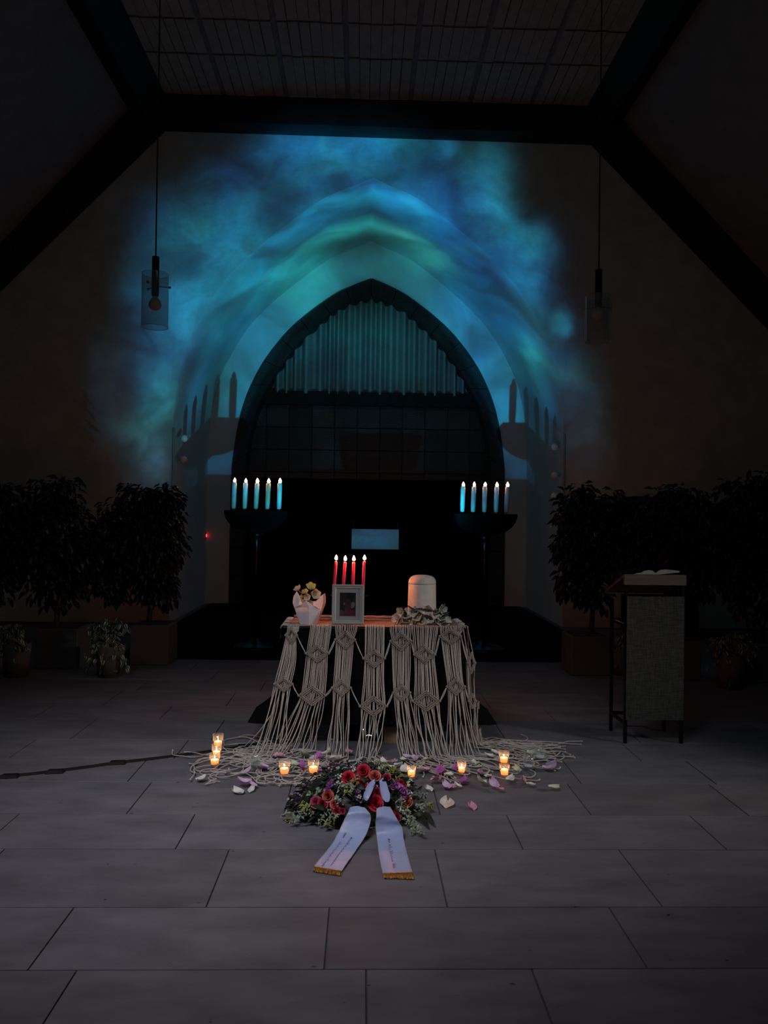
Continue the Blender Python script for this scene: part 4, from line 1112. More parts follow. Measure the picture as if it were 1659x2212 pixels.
# ================================================================ ON THE FLOOR
def tealight(px, ybot, wpx, hpx, lit, label, level=.5, group='tea light glasses on the floor'):
    b = F(px, ybot, .004); r = wpx/2*MPP(b.y); h = hpx*MPP(b.y)*.97
    b = Vector((b.x, b.y + r*.8, .014))
    t = thing('tea_light' if lit else 'empty_glass', label, 'tea light' if lit else 'glass', tuple(b), group)
    mb = MB(); mb.lathe([(r*.80, 0), (r*.84, .004), (r*.92, h*.5), (r, h), (r*.94, h), (r*.87, h*.5), (r*.78, .010), (0, .010)], 28, b)
    part('glass', mb, M['glass'], t, True)
    hw = h*level
    if lit:
        mb = MB(); mb.lathe([(r*.70, .0105), (r*.76, hw*.8), (r*.745, hw*.97), (r*.70, hw), (r*.64, hw*.96), (r*.60, hw*.62), (0, hw*.55)], 24, b)
        part('wax', mb, M['wax_tea'], t, True)
        c = b + Vector((0, 0, hw*.58))
        mb = MB(); mb.tube([c, c + Vector((0, 0, .006)), c + Vector((.0015, 0, .011))], .0012, 5); part('wick', mb, M['wick'], t)
        part('flame', flame(c + Vector((0, 0, .004)), .0050, .019), M['flame_tea'], t, True)
    else:
        mb = MB(); mb.lathe([(r*.70, .0105), (r*.76, hw*.8), (r*.74, hw*.97), (r*.60, hw), (0, hw*.97)], 24, b)
        part('wax', mb, M['globe'], t, True, label='pale unlit wax')
tealight(469, 1620, 23, 29, True, 'rearmost lit tea light glass of the row of three by the cable', .45)
tealight(466, 1640, 21, 27, True, 'middle lit tea light glass of the row of three by the cable', .42)
tealight(462, 1660, 23, 27, True, 'frontmost lit tea light glass of the row of three by the cable', .5)
tealight(613, 1681, 25, 31, True, 'lit tea light glass casting an orange gleam on the floor, between coiled cords', .5)
tealight(676, 1678, 25, 30, True, 'lit tea light glass on coiled cords just behind the wreath end with purple petals', .52)
tealight(889, 1687, 20, 26, True, 'lit tea light glass directly beside the wreath with red roses', .62)
tealight(998, 1677, 19, 27, True, 'dim lit tea light glass among cord strands beside magenta petals', .5)
tealight(1090, 1656, 23, 28, True, 'rear lit tea light glass of the pair among straight cord ends', .5)
tealight(1091, 1683, 22, 26, True, 'front lit tea light glass of the pair among straight cord ends', .6)
tealight(1143, 1666, 25, 29, False, 'unlit glass with pale wax, nearer of the two unlit glasses', .22)
tealight(1168, 1647, 25, 28, False, 'unlit glass with pale wax, farther of the two unlit glasses', .3)
# waisted empty glass
b = F(552, 1667, .004); b = Vector((b.x, b.y+.02, .014)); s_ = MPP(b.y)
t = thing('empty_glass', 'waisted empty glass standing on the coiled cords', 'glass', tuple(b))
mb = MB(); mb.lathe([(11*s_, 0), (11.5*s_, .004), (9*s_, 14*s_), (12.5*s_, 31*s_), (11.5*s_, 31*s_), (8*s_, 14*s_), (9*s_, .012), (0, .012)], 28, b); part('bowl', mb, M['glass'], t, True)
mb = MB(); mb.lathe([(8.8*s_, .013), (7.6*s_, 13*s_), (0, 13*s_)], 20, b); part('filling', mb, M['wr_pale'], t, True)

# petals
def cup_petal(seed, size):
    rr = random.Random(seed); n = 6; rows = []
    cup = rr.uniform(.25, .85); curl = rr.uniform(.1, .7); tw = rr.uniform(-.4, .4); L_ = size; W = size*rr.uniform(.75, 1.1)
    for i in range(n+1):
        a = i/n; wd = W*math.sin(PI*min(1, a*.84+.12))**.7; row = []
        for j in range(n+1):
            s = j/n*2-1
            z = cup*W*.5*s*s*(.5+.5*a) + curl*L_*(a-.35)**2*1.3 + tw*s*W*.2*a + .03*L_*math.sin(4*s+seed)
            row.append(Vector((s*wd*.5*(1-.25*cup*abs(s)), (a-.5)*L_, z)))
        rows.append(row)
    mb = MB(); mb.grid(rows); zmin = min(p.z for p in mb.v)
    for p in mb.v: p.z -= zmin
    return mb
PETALS = [
 (434,1679,'white',17),(514,1709,'white',24),(543,1705,'white',16),(530,1690,'lilac',22),(545,1693,'lilac',16),(493,1670,'pale green',15),(533,1665,'lilac',18),(569,1656,'lilac',20),
 (619,1614,'magenta',16),(600,1630,'pink',20),(612,1631,'pink',12),(655,1629,'pale green',18),(596,1653,'white',15),(619,1648,'white',18),(635,1650,'pale green',18),(650,1649,'magenta',17),
 (655,1659,'magenta',16),(665,1698,'lilac',18),(676,1696,'lilac',14),(641,1726,'magenta',16),(628,1728,'lilac',16),(650,1720,'lilac',20),(689,1633,'magenta',22),(676,1634,'white',14),(698,1664,'magenta',22),
 (682,1643,'lilac',15),(705,1626,'white',16),(724,1638,'white',26),(752,1623,'pink',18),(722,1652,'magenta',18),(734,1667,'white',24),(713,1658,'lilac',15),
 (829,1642,'white',16),(830,1636,'pink',10),(845,1645,'pink',13),(853,1643,'white',13),(844,1654,'white',17),(860,1650,'white',16),(873,1638,'pale green',15),(881,1633,'lilac',16),
 (897,1636,'lilac',19),(912,1634,'white',14),(925,1638,'pale green',20),(875,1660,'white',22),(907,1663,'white',19),(918,1660,'pink',17),(952,1665,'magenta',18),(970,1671,'white',17),
 (942,1684,'pink',22),(965,1696,'lilac',21),(978,1695,'pink',16),(989,1695,'white',14),(983,1656,'magenta',16),(991,1657,'lilac',14),(885,1692,'pale green',14),(927,1704,'white',16),(966,1735,'cream',26),(1020,1741,'pink',20),
 (1104,1622,'pale green',14),(1072,1624,'white',18),(1058,1630,'white',17),(1147,1624,'pale green',19),(1023,1643,'white',12),(1029,1646,'pale green',13),(1037,1667,'magenta',16),(1054,1673,'white',13),
 (1111,1656,'white',12),(1118,1662,'pale green',17),(1186,1658,'lilac',22),(1190,1648,'lilac',17),(1001,1685,'magenta',19),(1041,1690,'pale green',22),(1066,1694,'lilac',21),(1081,1702,'pink',14),(1102,1680,'white',16),
 (1130,1687,'pink',19),(1145,1691,'white',19),(1197,1698,'pale green',20)]
def zone(px, py):
    if px < 585: return 'on the floor by the cable end of the cords'
    if px < 700: return 'around the two tea lights on coiled cords' if py < 1690 else 'lying before the cord coils, beside the wreath tip'
    if px < 860: return 'behind the wreath at the table foot'
    if px < 1000: return 'between wreath and the dim tea light'
    return 'among the straight cord ends near the lectern' if py < 1712 else 'alone on bare slabs beside the wreath'
cnt = {}
for i, (px, py, c, s) in sorted(enumerate(PETALS), key=lambda q: q[1][0]):
    key = (c, zone(px, py)); cnt[key] = cnt.get(key, 0) + 1
tot = dict(cnt); cnt = {}
for i, (px, py, c, s) in sorted(enumerate(PETALS), key=lambda q: q[1][0]):
    key = (c, zone(px, py)); cnt[key] = cnt.get(key, 0) + 1
    z = .016 if py < 1703 else .001
    g = F(px, py, z + .012); sz = s*MPP(g.y)*1.3
    mb = cup_petal(i*7+3, sz)
    rz = random.Random(i).uniform(0, 6.28)
    mb.xform(Matrix.Rotation(rz, 4, 'Z') @ Matrix.Rotation(random.Random(i+99).uniform(-.25, .35), 4, 'X'))
    zm = min(p.z for p in mb.v); mb.xform(Matrix.Translation((g.x, g.y, z - zm)))
    lab = (f'{ORD[cnt[key]-1]} {c} petal from the left ' if tot[key] > 1 else f'single {c} petal ') + key[1]
    solo('petal', mb, M['petal_' + c], lab, 'petal', loc=(g.x, g.y, z), group='loose flower petals on the floor', smooth=True)

# power cable taped to the floor
pts = [F(x, y, .008) for x, y in ((-260, 1712), (-60, 1683), (0, 1676), (60, 1671), (120, 1664), (190, 1655), (255, 1646), (340, 1636), (420, 1626), (490, 1616), (545, 1607), (600, 1603), (680, 1600))]
t = thing('power_cable', 'black power cable taped across the slabs to the table', 'cable', tuple(pts[5]))
sp = cr(pts, 6); mb = MB(); rows = []
for i, p in enumerate(sp):
    d = (sp[min(i+1, len(sp)-1)] - sp[max(i-1, 0)]).normalized(); n_ = Vector((-d.y, d.x, 0))
    rows.append([Vector((p.x, p.y, 0)) + n_*w_ + Vector((0, 0, z)) for w_, z in ((-.013, .001), (-.010, .010), (0, .013), (.010, .010), (.013, .001))])
mb.grid(rows); part('cable_sleeve', mb, M['cable'], t, True)
for px, py in ((22, 1675), (120, 1665), (254, 1646), (528, 1610)):
    c = F(px, py, .01); mb = MB(); mb.hexa([(c.x-.05, c.y-.035, 0), (c.x+.05, c.y-.02, 0), (c.x+.05, c.y+.035, 0), (c.x-.05, c.y+.02, 0), (c.x-.04, c.y-.02, .018), (c.x+.04, c.y-.01, .018), (c.x+.04, c.y+.02, .018), (c.x-.04, c.y+.01, .018)])
    part('tape', mb, M['cable'], t, bevel=.002)

# ---------------------------------------------------------------- flower wreath with ribbons
WC, WR = Vector((-.012, 3.98, .0)), Vector((.345, .27, .235))
def mound(px, py, lift=0.0):
    d = ray(px, py); o = CAMPOS - WC; S = Vector((1/(WR.x+lift), 1/(WR.y+lift), 1/(WR.z+lift)))
    a = Vector((d.x*S.x, d.y*S.y, d.z*S.z)); b_ = Vector((o.x*S.x, o.y*S.y, o.z*S.z))
    A, B, C = a.dot(a), 2*a.dot(b_), b_.dot(b_)-1; D = B*B-4*A*C
    t_ = (-B - math.sqrt(D))/(2*A) if D > 0 else -B/(2*A)
    p = CAMPOS + d*t_; q = p - WC
    n = Vector((q.x*S.x*S.x, q.y*S.y*S.y, q.z*S.z*S.z)).normalized()
    if p.z < .006: p = F(px, py, .012); n = Vector((0, -.6, .8))
    return p, n
wre = thing('flower_wreath', 'rose and greenery funeral wreath with two pale printed ribbons on the slabs', 'wreath', tuple(WC))
mb = MB(); mb.ball(WC + Vector((0, 0, .01)), 1, 24, 12, (WR.x*.86, WR.y*.86, WR.z*.82))
for p in mb.v: p.z = max(p.z, .002)
part('moss_base', mb, M['wr_dark'], wre, True)
def leaf_into(mb, p, d, nrm, L_, W, fold=.25, droop=.2):
    d = d.normalized(); sd = d.cross(nrm)
    sd = sd.normalized() if sd.length > 1e-5 else d.orthogonal().normalized()
    up = sd.cross(d)
    b = len(mb.v); tip = p + d*L_ - up*L_*droop
    mb.v += [p, p + d*L_*.45 + sd*W*.5 + up*W*fold, p + d*L_*.45 - up*L_*droop*.1, p + d*L_*.45 - sd*W*.5 + up*W*fold, tip,
             p + d*L_*.78 + sd*W*.30 + up*(W*fold*.5 - L_*droop*.5), p + d*L_*.78 - sd*W*.30 + up*(W*fold*.5 - L_*droop*.5), p + d*L_*.78 - up*L_*droop*.5]
    f0 = len(mb.f)
    mb.f += [(b, b+1, b+2), (b, b+2, b+3), (b+1, b+5, b+7, b+2), (b+2, b+7, b+6, b+3), (b+5, b+4, b+7), (b+7, b+4, b+6)]
    mb.uv[f0] = [(.5, 0), (1, .5), (.5, .5)]; mb.uv[f0+1] = [(.5, 0), (.5, .5), (0, .5)]
    mb.uv[f0+2] = [(1, .5), (.9, .8), (.5, .8), (.5, .5)]; mb.uv[f0+3] = [(.5, .5), (.5, .8), (.1, .8), (0, .5)]
    mb.uv[f0+4] = [(.9, .8), (.5, 1), (.5, .8)]; mb.uv[f0+5] = [(.5, .8), (.5, 1), (.1, .8)]
def surf(a, e, k=1.0):
    return WC + Vector((WR.x*k*math.cos(e)*math.cos(a), WR.y*k*math.cos(e)*math.sin(a), WR.z*k*math.sin(e)))
dk = MB()
for k in range(760):
    a = R.uniform(0, 2*PI); e = math.asin(R.uniform(.02, .98)); p = surf(a, e, R.uniform(.85, 1.0)); n = (p - WC).normalized()
    d = Vector((math.cos(a)*1.2, math.sin(a), R.uniform(-.5, .5))) + Vector((R.uniform(-.7, .7), R.uniform(-.7, .7), R.uniform(-.3, .3)))
    if p.x < WC.x - .17 and e > .75: continue
    p.z = max(p.z, .01); leaf_into(dk, p, d, n, R.uniform(.024, .045), R.uniform(.011, .019))
for p in dk.v: p.z = max(p.z, .003)
part('foliage', dk, M['wr_dark'], wre, False, kind='stuff')
def sprig(name, px, py, tx, ty, mk, nl=20, L_=.016, W=.008, blooms=False):
    p, n = mound(px, py); q = mound(tx, ty)[0]
    if q.z < .03: q.z = .02
    c = cr([p - n*.03, p.lerp(q, .5) + n*.03, q + n*.012], 5)
    mb = MB(); mb.tube(c, .0013, 4)
    for k in range(nl):
        u = R.uniform(.1, 1)*(len(c)-1); i = min(int(u), len(c)-2); pp = c[i].lerp(c[i+1], u-i)
        if blooms: mb.ball(pp + Vector((R.uniform(-1, 1), R.uniform(-1, 1), R.uniform(-1, 1)))*.012, R.uniform(.003, .0055), 6, 4)
        else: leaf_into(mb, pp, Vector((R.uniform(-1, 1), R.uniform(-1, .4), R.uniform(-.6, 1))), Vector((R.uniform(-.5, .5), -.6, .8)), L_*R.uniform(.7, 1.3), W*R.uniform(.8, 1.2))
    for v_ in mb.v: v_.z = max(v_.z, .003)
    part(name, mb, M[mk], wre, True)
SPR = [(690,1745,640,1765),(670,1750,612,1766),(680,1755,630,1780),(700,1735,650,1750),(715,1745,690,1780),(720,1750,705,1790),(735,1755,715,1772),(690,1722,668,1718),(700,1720,690,1708),
       (860,1740,880,1760),(865,1750,890,1775),(870,1755,895,1790),(875,1765,905,1805),(865,1760,878,1785),(885,1735,910,1752),(890,1745,920,1735),(895,1715,915,1725),(855,1725,870,1745),(880,1760,885,1800),(893,1790,914,1808),(730,1710,745,1700),(750,1700,765,1712),(735,1738,728,1722),(655,1760,640,1778)]
for a in SPR: sprig('grey_sprig', *a, 'wr_pale', 26, .017, .009)
for a in [(690,1755,650,1735),(640,1768,628,1772),(720,1775,708,1788),(760,1712,745,1722),(820,1668,835,1660),(830,1675,860,1672),(840,1690,880,1684),(895,1750,905,1765),(905,1738,925,1745),(835,1680,850,1665),(775,1700,762,1690)]:
    sprig('yellow_sprig', *a, 'wr_yellow', 24, .020, .008)
for a in [(742,1692,730,1680),(745,1700,728,1700),(740,1738,725,1728),(780,1725,770,1722),(870,1730,885,1718),(858,1745,866,1760),(805,1665,800,1652),(770,1672,758,1670)]:
    sprig('white_sprig', *a, 'wr_white', 16, blooms=True)
for a in [(905,1755,938,1781),(900,1768,925,1786),(890,1762,925,1770)]:
    p, n = mound(a[0], a[1]); q = F(a[2], a[3], .02)
    part('leaf', blade(p, p.lerp(q, .5) + Vector((0, 0, .02)), q, .014), M['wr_dark'], wre, True)
for px, py in ((775, 1700), (790, 1690), (765, 1715), (700, 1745), (830, 1690), (800, 1655), (870, 1690)):
    p, n = mound(px, py, .015); q = p + Vector((R.uniform(-.06, .06), -.03, R.uniform(-.01, .04)))
    part('leaf', blade(p - n*.02, p + n*.01, q, .016), M['wr_dark'], wre, True)
def rose_mb(r, seed):
    rr = random.Random(seed); mb = MB()
    for ring, (n_, rad, hh, open_) in enumerate(((3, .20, 1.0, .05), (4, .40, .98, .18), (5, .66, .85, .45), (6, .92, .62, .85))):
        for k in range(n_):
            a0 = 2*PI*k/n_ + ring*.6 + rr.uniform(-.15, .15); span = 2*PI/n_*1.45; rows = []
            for i in range(5):
                v_ = i/4; row = []
                for j in range(7):
                    s = j/6*2-1; a = a0 + s*span/2
                    ra = r*(rad*(.35 + .65*math.sin(v_*PI/2)) + open_*.38*v_**3 - .02*(1-abs(s)))
                    z = r*(hh*v_**.9*(1-.16*s*s) - .12*open_*v_**4) - r*.1
                    row.append(Vector((math.cos(a)*ra, math.sin(a)*ra, z)))
                rows.append(row)
            mb.grid(rows)
    return mb
ROSES = [(785,1666,14,'red'),(753,1681,14,'red'),(810,1677,12,'coral'),(782,1694,12,'red'),(811,1735,16,'red'),(868,1694,10,'red'),(815,1713,11,'crimson'),(878,1731,12,'orange'),(709,1720,12,'coral'),
         (683,1733,12,'pink'),(697,1737,11,'crimson'),(722,1737,9,'coral'),(728,1752,9,'crimson'),(858,1766,8,'crimson'),(836,1679,8,'crimson'),(848,1758,7,'red'),(740,1752,6,'crimson')]
for i, (px, py, r, c) in enumerate(ROSES):
    p, n = mound(px, py, .012); rad = r*MPP(p.y)*.92
    mb = rose_mb(rad, i*5+1); dirn = (n*.5 + Vector((0, -.75, .35)) + Vector((R.uniform(-.3, .3), 0, R.uniform(-.2, .3)))).normalized()
    mb.xform(Matrix.Translation(p - dirn*rad*.2) @ rot_to(dirn, R.uniform(0, 6)))
    part('rose', mb, M['rose_' + c], wre, True, label=f'{c} rose')
def ruffle_mb(r, seed):
    rr = random.Random(seed); mb = MB()
    for k in range(16):
        s = len(mb.v); q = petal_mesh('', None, r*rr.uniform(.7, 1.05), r*rr.uniform(.7, 1.0), rr.uniform(.2, .6), rr.uniform(-.2, .5)); mb.add(q.v, q.f)
        mb.xform(Matrix.Translation((rr.uniform(-.3, .3)*r, rr.uniform(-.3, .3)*r, rr.uniform(-.1, .2)*r)) @ Matrix.Rotation(rr.uniform(0, 6.28), 4, 'Z') @ Matrix.Rotation(rr.uniform(.2, 1.3), 4, 'X'), s)
    return mb
for i, (px, py, r, c) in enumerate([(855,1702,15,'purple'),(868,1714,15,'purple'),(850,1697,10,'mauve'),(873,1722,10,'purple'),(773,1715,12,'mauve'),(778,1728,9,'mauve'),(713,1698,10,'purple'),(717,1690,8,'mauve'),(708,1706,9,'purple'),(809,1702,8,'mauve')]):
    p, n = mound(px, py, .012); rad = r*MPP(p.y)
    mb = ruffle_mb(rad, i+50); mb.xform(Matrix.Translation(p) @ rot_to((n*.5 + Vector((0, -.7, .4))).normalized(), R.uniform(0, 6)))
    part('stock_bloom', mb, M['rose_' + c], wre, True, label=f'{c} ruffled bloom')
for i, (px, py) in enumerate([(800, 1652), (812, 1651), (826, 1661), (748, 1703), (757, 1698)]):
    p, n = mound(px, py, .008); mb = ruffle_mb(11*MPP(p.y), i+80); mb.xform(Matrix.Translation(p) @ rot_to((n*.6 + Vector((0, -.6, .4))).normalized()))
    part('pale_bloom', mb, M['petal_pale green'], wre, True)

# ribbons: rows (left edge, right edge, height above the floor), top to bottom
def ribbon_surface(rows, sag=.0):
    rows = [[(F(a[0], a[1], z)), F(b[0], b[1], z2)] for a, b, z, z2 in rows]
    L_, R_ = cr([r[0] for r in rows], 6), cr([r[1] for r in rows], 6)
    out = []
    for i, (a, b) in enumerate(zip(L_, R_)):
        row = []
        for k in range(13):
            s = k/12; p = a.lerp(b, s); p.z = max(.003, p.z + sag*math.sin(PI*s)*(1 - i/len(L_)) + .0025*mnoise.noise((s*3, i*.35, 5)))
            row.append(p)
        out.append(row)
    return out
def on_ribbon(srf, u, v):                               # u across 0..1, v along 0..1
    n = len(srf)-1; i = min(int(v*n), n-1); f = v*n-i; m_ = len(srf[0])-1; j = min(int(u*m_), m_-1); g = u*m_-j
    return srf[i][j].lerp(srf[i][j+1], g).lerp(srf[i+1][j].lerp(srf[i+1][j+1], g), f)
def letters_mesh(txt, slant=.25):
    cu = bpy.data.curves.new('lettering', 'FONT'); cu.body = txt; cu.size = 1; cu.shear = slant
    o = bpy.data.objects.new('lettering', cu); COL.objects.link(o)
    dg = bpy.context.evaluated_depsgraph_get(); me = o.evaluated_get(dg).to_mesh()
    vs = [v.co.copy() for v in me.vertices]; fs = [tuple(p.vertices) for p in me.polygons]
    bpy.data.objects.remove(o); bpy.data.curves.remove(cu); return vs, fs
def ribbon(rows, lines, fringe_px, lab):
    srf = ribbon_surface(rows, .006)
    mb = MB(); mb.grid(srf); rb = part('ribbon_tail', mb, M['ribbon'], wre, True, label=lab)
    # woven edge
    for j in (0, 12):
        mb = MB(); mb.tube([r[j] + Vector((0, 0, .0012)) for r in srf], .0011, 5); part('selvedge', mb, M['orchid_white'], rb, True)
    # fringe
    a, b = srf[-1][0], srf[-1][-1]; fa, fb_ = F(*fringe_px[0], .003), F(*fringe_px[1], .003); mb = MB()
    n = 46
    for k in range(n):
        s = (k+.5)/n; p = a.lerp(b, s) + Vector((0, 0, .002)); q = fa.lerp(fb_, s) + Vector((R.uniform(-.002, .002), R.uniform(-.003, .003), R.uniform(0, .004)))
        mb.tube([p, p.lerp(q, .5) + Vector((0, 0, .003)), q], .0016, 4)
    mb.tube([a.lerp(b, k/12) + Vector((0, 0, .0035)) for k in range(13)], .0028, 5)
    part('gold_fringe', mb, M['gold'], rb, True)
    # lettering runs down the ribbon, letter tops towards the u=1 side
    for (u0, v0, v1, hgt, items) in lines:
        for (f0, f1, txt, mk) in items:
            mb = MB(); va, vb = lerp(v0, v1, f0), lerp(v0, v1, f1)
            if txt.startswith('~'):                     # illegible script: a running pen line
                nw = int(txt[1:]); path = []
                rs = random.Random(nw + int(u0*100)); N_ = nw*14; amp = [rs.uniform(.28, 1.0) if rs.random() < .35 else rs.uniform(.25, .5) for _ in range(nw+1)]
                for k in range(N_+1):
                    w_ = k/N_; c_ = min(int(w_*nw), nw-1); ph = w_*nw*2*PI
                    path.append(on_ribbon(srf, u0 + hgt*amp[c_]*(.5-.5*math.cos(ph)) , lerp(va, vb, w_) + (vb-va)/nw*.22*math.sin(ph)) + Vector((0, 0, .0016)))
                mb.tube(path, .0008, 4)
            else:
                vs, fs = letters_mesh(txt); w_ = max(v.x for v in vs)
                mb.add([on_ribbon(srf, u0 + hgt*v.y, lerp(va, vb, v.x/w_)) + Vector((0, 0, .0022)) for v in vs], fs)
            part('lettering', mb, M[mk], rb)
    return srf
ribbon([((757,1744),(786,1744),.125,.125),((752,1756),(798,1757),.11,.108),((743,1773),(801,1768),.08,.085),((733,1795),(797,1786),.045,.055),((722.7,1815),(790,1804),.018,.03),((711.7,1831),(779,1822),.006,.012),((690,1857),(764,1844),.010,.008),((682,1867),(752,1861),.012,.010),((677,1873),(737,1883),.006,.006)],
       [(.52, .50, .93, .13, [(0, .10, 'A', 'ink_dark'), (.12, 1, '~14', 'ink')]), (.24, .42, .95, .13, [(0, .17, 'der', 'ink_dark'), (.24, .62, '~6', 'ink'), (.66, .74, 'K', 'ink'), (.75, 1.0, '~5', 'ink')])],
       ((675, 1883), (737, 1893)), 'pale blue ribbon tail with two lines of script')
ribbon([((814,1747),(842,1743),.125,.12),((813,1764),(853,1762),.10,.095),((811.5,1775),(859,1773),.075,.078),((812,1790),(868,1788),.045,.045),((814.4,1810),(871.6,1812),.014,.014),((818,1840),(878,1840),.006,.006),((823,1868),(885,1866),.008,.008),((827.7,1888),(891,1886.5),.006,.006)],
       [(.40, .58, .92, .14, [(0, .13, 'In', 'ink_dark'), (.18, .74, '~9', 'ink'), (.80, 1.0, '~3', 'ink')])],
       ((830, 1898), (894, 1900)), 'pale blue ribbon tail with one line of script')
def loop(edges, label):                                 # puffed bow loop
    rows = []
    n = len(edges)
    for i, (a, b) in enumerate(edges):
        base = .19 - .065*i/(n-1); pa, pb = F(a[0], a[1], base), F(b[0], b[1], base)
        pa = CAMPOS + (pa-CAMPOS)*.985; pb = CAMPOS + (pb-CAMPOS)*.985; bul = .013*math.sin(PI*min(1, .12+i/(n-1)*.8)); ring = []
        for k in range(14):
            t_ = 2*PI*k/14; s = .5 - .5*math.cos(t_); p = pa.lerp(pb, s); p.y -= bul*math.sin(t_); p.z += bul*.3*math.sin(t_) + .002*math.sin(3*t_+i); ring.append(p)
        rows.append(ring)
    mb = MB(); mb.grid(rows, True); part('ribbon_loop', mb, M['ribbon'], wre, True, label=label)
loop([((808,1684),(812,1684)),((800,1689),(812,1688)),((793,1695),(809,1697)),((789,1705),(806,1705)),((786,1713),(801,1717)),((784.5,1721),(797,1725)),((787,1728),(794,1730))], 'narrow folded ribbon loop')
loop([((825,1681.5),(832,1681.5)),((819,1687),(834,1687)),((820,1696),(837,1696)),((821,1706),(839.5,1706)),((823,1716),(842.5,1716)),((826,1725),(843,1724)),((833,1733),(841,1731))], 'wide folded ribbon loop')

# ================================================================ LECTERN AND BOOK
LY0, LY1 = 5.20, 5.50
lx0, lx1 = P(1350, 1595, LY0).x, P(1471, 1595, LY0).x
zt0 = P(1415, 1241, LY0-.03).z
t = thing('lectern', 'steel framed lectern with wooden top edge and coarse woven front panel', 'lectern', ((lx0+lx1)/2, (LY0+LY1)/2, 0))
bw = .011
legs = [(lx0, LY0, zt0-.06), (lx1, LY0, zt0-.06), (lx0, LY1, zt0-.2), (lx1, LY1, zt0-.2)]
for x, y, z in legs:
    mb = MB(); mb.box(x-bw, x+bw, y-bw, y+bw, 0, z); part('leg', mb, M['black_metal'], t, bevel=.002)
for z in (.13, .80):
    for x in (lx0, lx1):
        mb = MB(); mb.box(x-bw*.8, x+bw*.8, LY0+bw, LY1-bw, z-bw, z+bw); part('side_rail', mb, M['black_metal'], t, bevel=.002)
    mb = MB(); mb.box(lx0+bw, lx1-bw, LY1-bw*.8, LY1+bw*.8, z-bw, z+bw); part('back_rail', mb, M['black_metal'], t, bevel=.002)
pz1, pz0 = P(1415, 1289, LY0-.02).z, P(1415, 1556, LY0-.02).z
rows = []
for j in range(40):
    z = lerp(pz0, pz1, j/39)
    rows.append([Vector((lerp(lx0-.002, lx1+.008, k/24), LY0-.018 + .004*mnoise.noise((k*.35, j*.2, 3)), z + .006*mnoise.noise((k*1.3, 2, 8))*(1 if j in (0, 39) else 0))) for k in range(25)])
mb = MB(); mb.grid(rows); mb.grid([[p + Vector((0, .006, 0)) for p in r] for r in rows]); part('woven_panel', mb, M['weave'], t, True)
e0, e1 = P(1347, 1241, LY0-.03), P(1481, 1243, LY0-.03); ez = P(1415, 1264, LY0-.03).z
mb = MB(); mb.box(e0.x, e1.x, LY0-.045, LY0-.022, ez, zt0); part('front_board', mb, M['lectern_wood'], t, bevel=.002)
mb = MB(); mb.hexa([(e0.x, LY0-.022, zt0-.025), (e1.x, LY0-.022, zt0-.025), (e1.x, LY1+.06, zt0-.165), (e0.x, LY1+.06, zt0-.165), (e0.x, LY0-.022, zt0-.002), (e1.x, LY0-.022, zt0-.002), (e1.x, LY1+.06, zt0-.142), (e0.x, LY1+.06, zt0-.142)])
part('slanted_top', mb, M['lectern_wood'], t, bevel=.002)
mb = MB(); mb.box(e0.x, e1.x, LY1+.05, LY1+.065, zt0-.17, zt0-.115); part('book_stop', mb, M['lectern_wood'], t, bevel=.002)
# open book
bx = P(1415, 1238, LY0).x
slz = lambda y: zt0 - .002 - .14*(y-(LY0-.022))/(LY1+.06-LY0+.022)
t = thing('open_book', 'open book lying on the slanted lectern top', 'book', (bx, LY0+.15, zt0))
def book_row(y, lift):
    z0 = slz(y); r = []
    for x, h in ((-.155, .004), (-.13, .012), (-.10, .016), (-.08, .028), (-.05, .034), (-.025, .032), (-.008, .02), (0, .012), (.008, .022), (.03, .036), (.06, .040), (.095, .038), (.13, .034), (.165, .030)):
        r.append(Vector((bx + x, y, z0 + h + lift)))
    return r
mb = MB(); rr_ = [book_row(lerp(LY0-.012, LY0+.22, k/6), 0) for k in range(7)]; mb.grid(rr_)
low = [[Vector((p.x, p.y, slz(p.y) + .003 + max(0, (p.x-bx))*.11)) for p in r] for r in rr_]; mb.grid(low)
mb.grid([rr_[0], low[0]]); mb.grid([rr_[-1], low[-1]]); mb.grid([[r[0] for r in rr_], [r[0] for r in low]]); mb.grid([[r[-1] for r in rr_], [r[-1] for r in low]])
part('page_block', mb, M['page'], t, False)
mb = MB(); mb.grid([[Vector((bx+x, y, slz(y) + .0015 + max(0, x)*.10)) for x in (-.16, -.08, 0, .08, .168)] for y in (LY0-.014, LY0+.22)]); part('cover', mb, M['black_cloth'], t)

# ================================================================ PLANTS
def planter(px0, px1, ytop, ybot, Y=None):
    b = F((px0+px1)/2, ybot, 0); Y = b.y; w_ = (px1-px0)*MPP(Y); h = (ybot-ytop)*MPP(Y)
    return b, w_, h
def blob_crown(Yc, blobs, nleaf, Ls=(.07, .125)):
    mb = MB(); tot_ = sum(b[2]**2 for b in blobs)
    for (px, py, rp) in blobs:
        c = P(px, py, Yc); r = rp*MPP(Yc)
        for k in range(int(nleaf*rp*rp/tot_)):
            while True:
                q = Vector((R.uniform(-1, 1), R.uniform(-1, 1), R.uniform(-1, 1)))
                if .35 < q.length < 1.12: break
            p = c + q*r; d = Vector((q.x*.8, q.y*.8, -.6 + q.z*.5)) + Vector((R.uniform(-.5, .5), R.uniform(-.5, .5), R.uniform(-.4, .4)))
            L_ = R.uniform(*Ls); leaf_into(mb, p, d, Vector((R.uniform(-.4, .4), -.5, .8)), L_, L_*.48, .2, .25)
    return mb
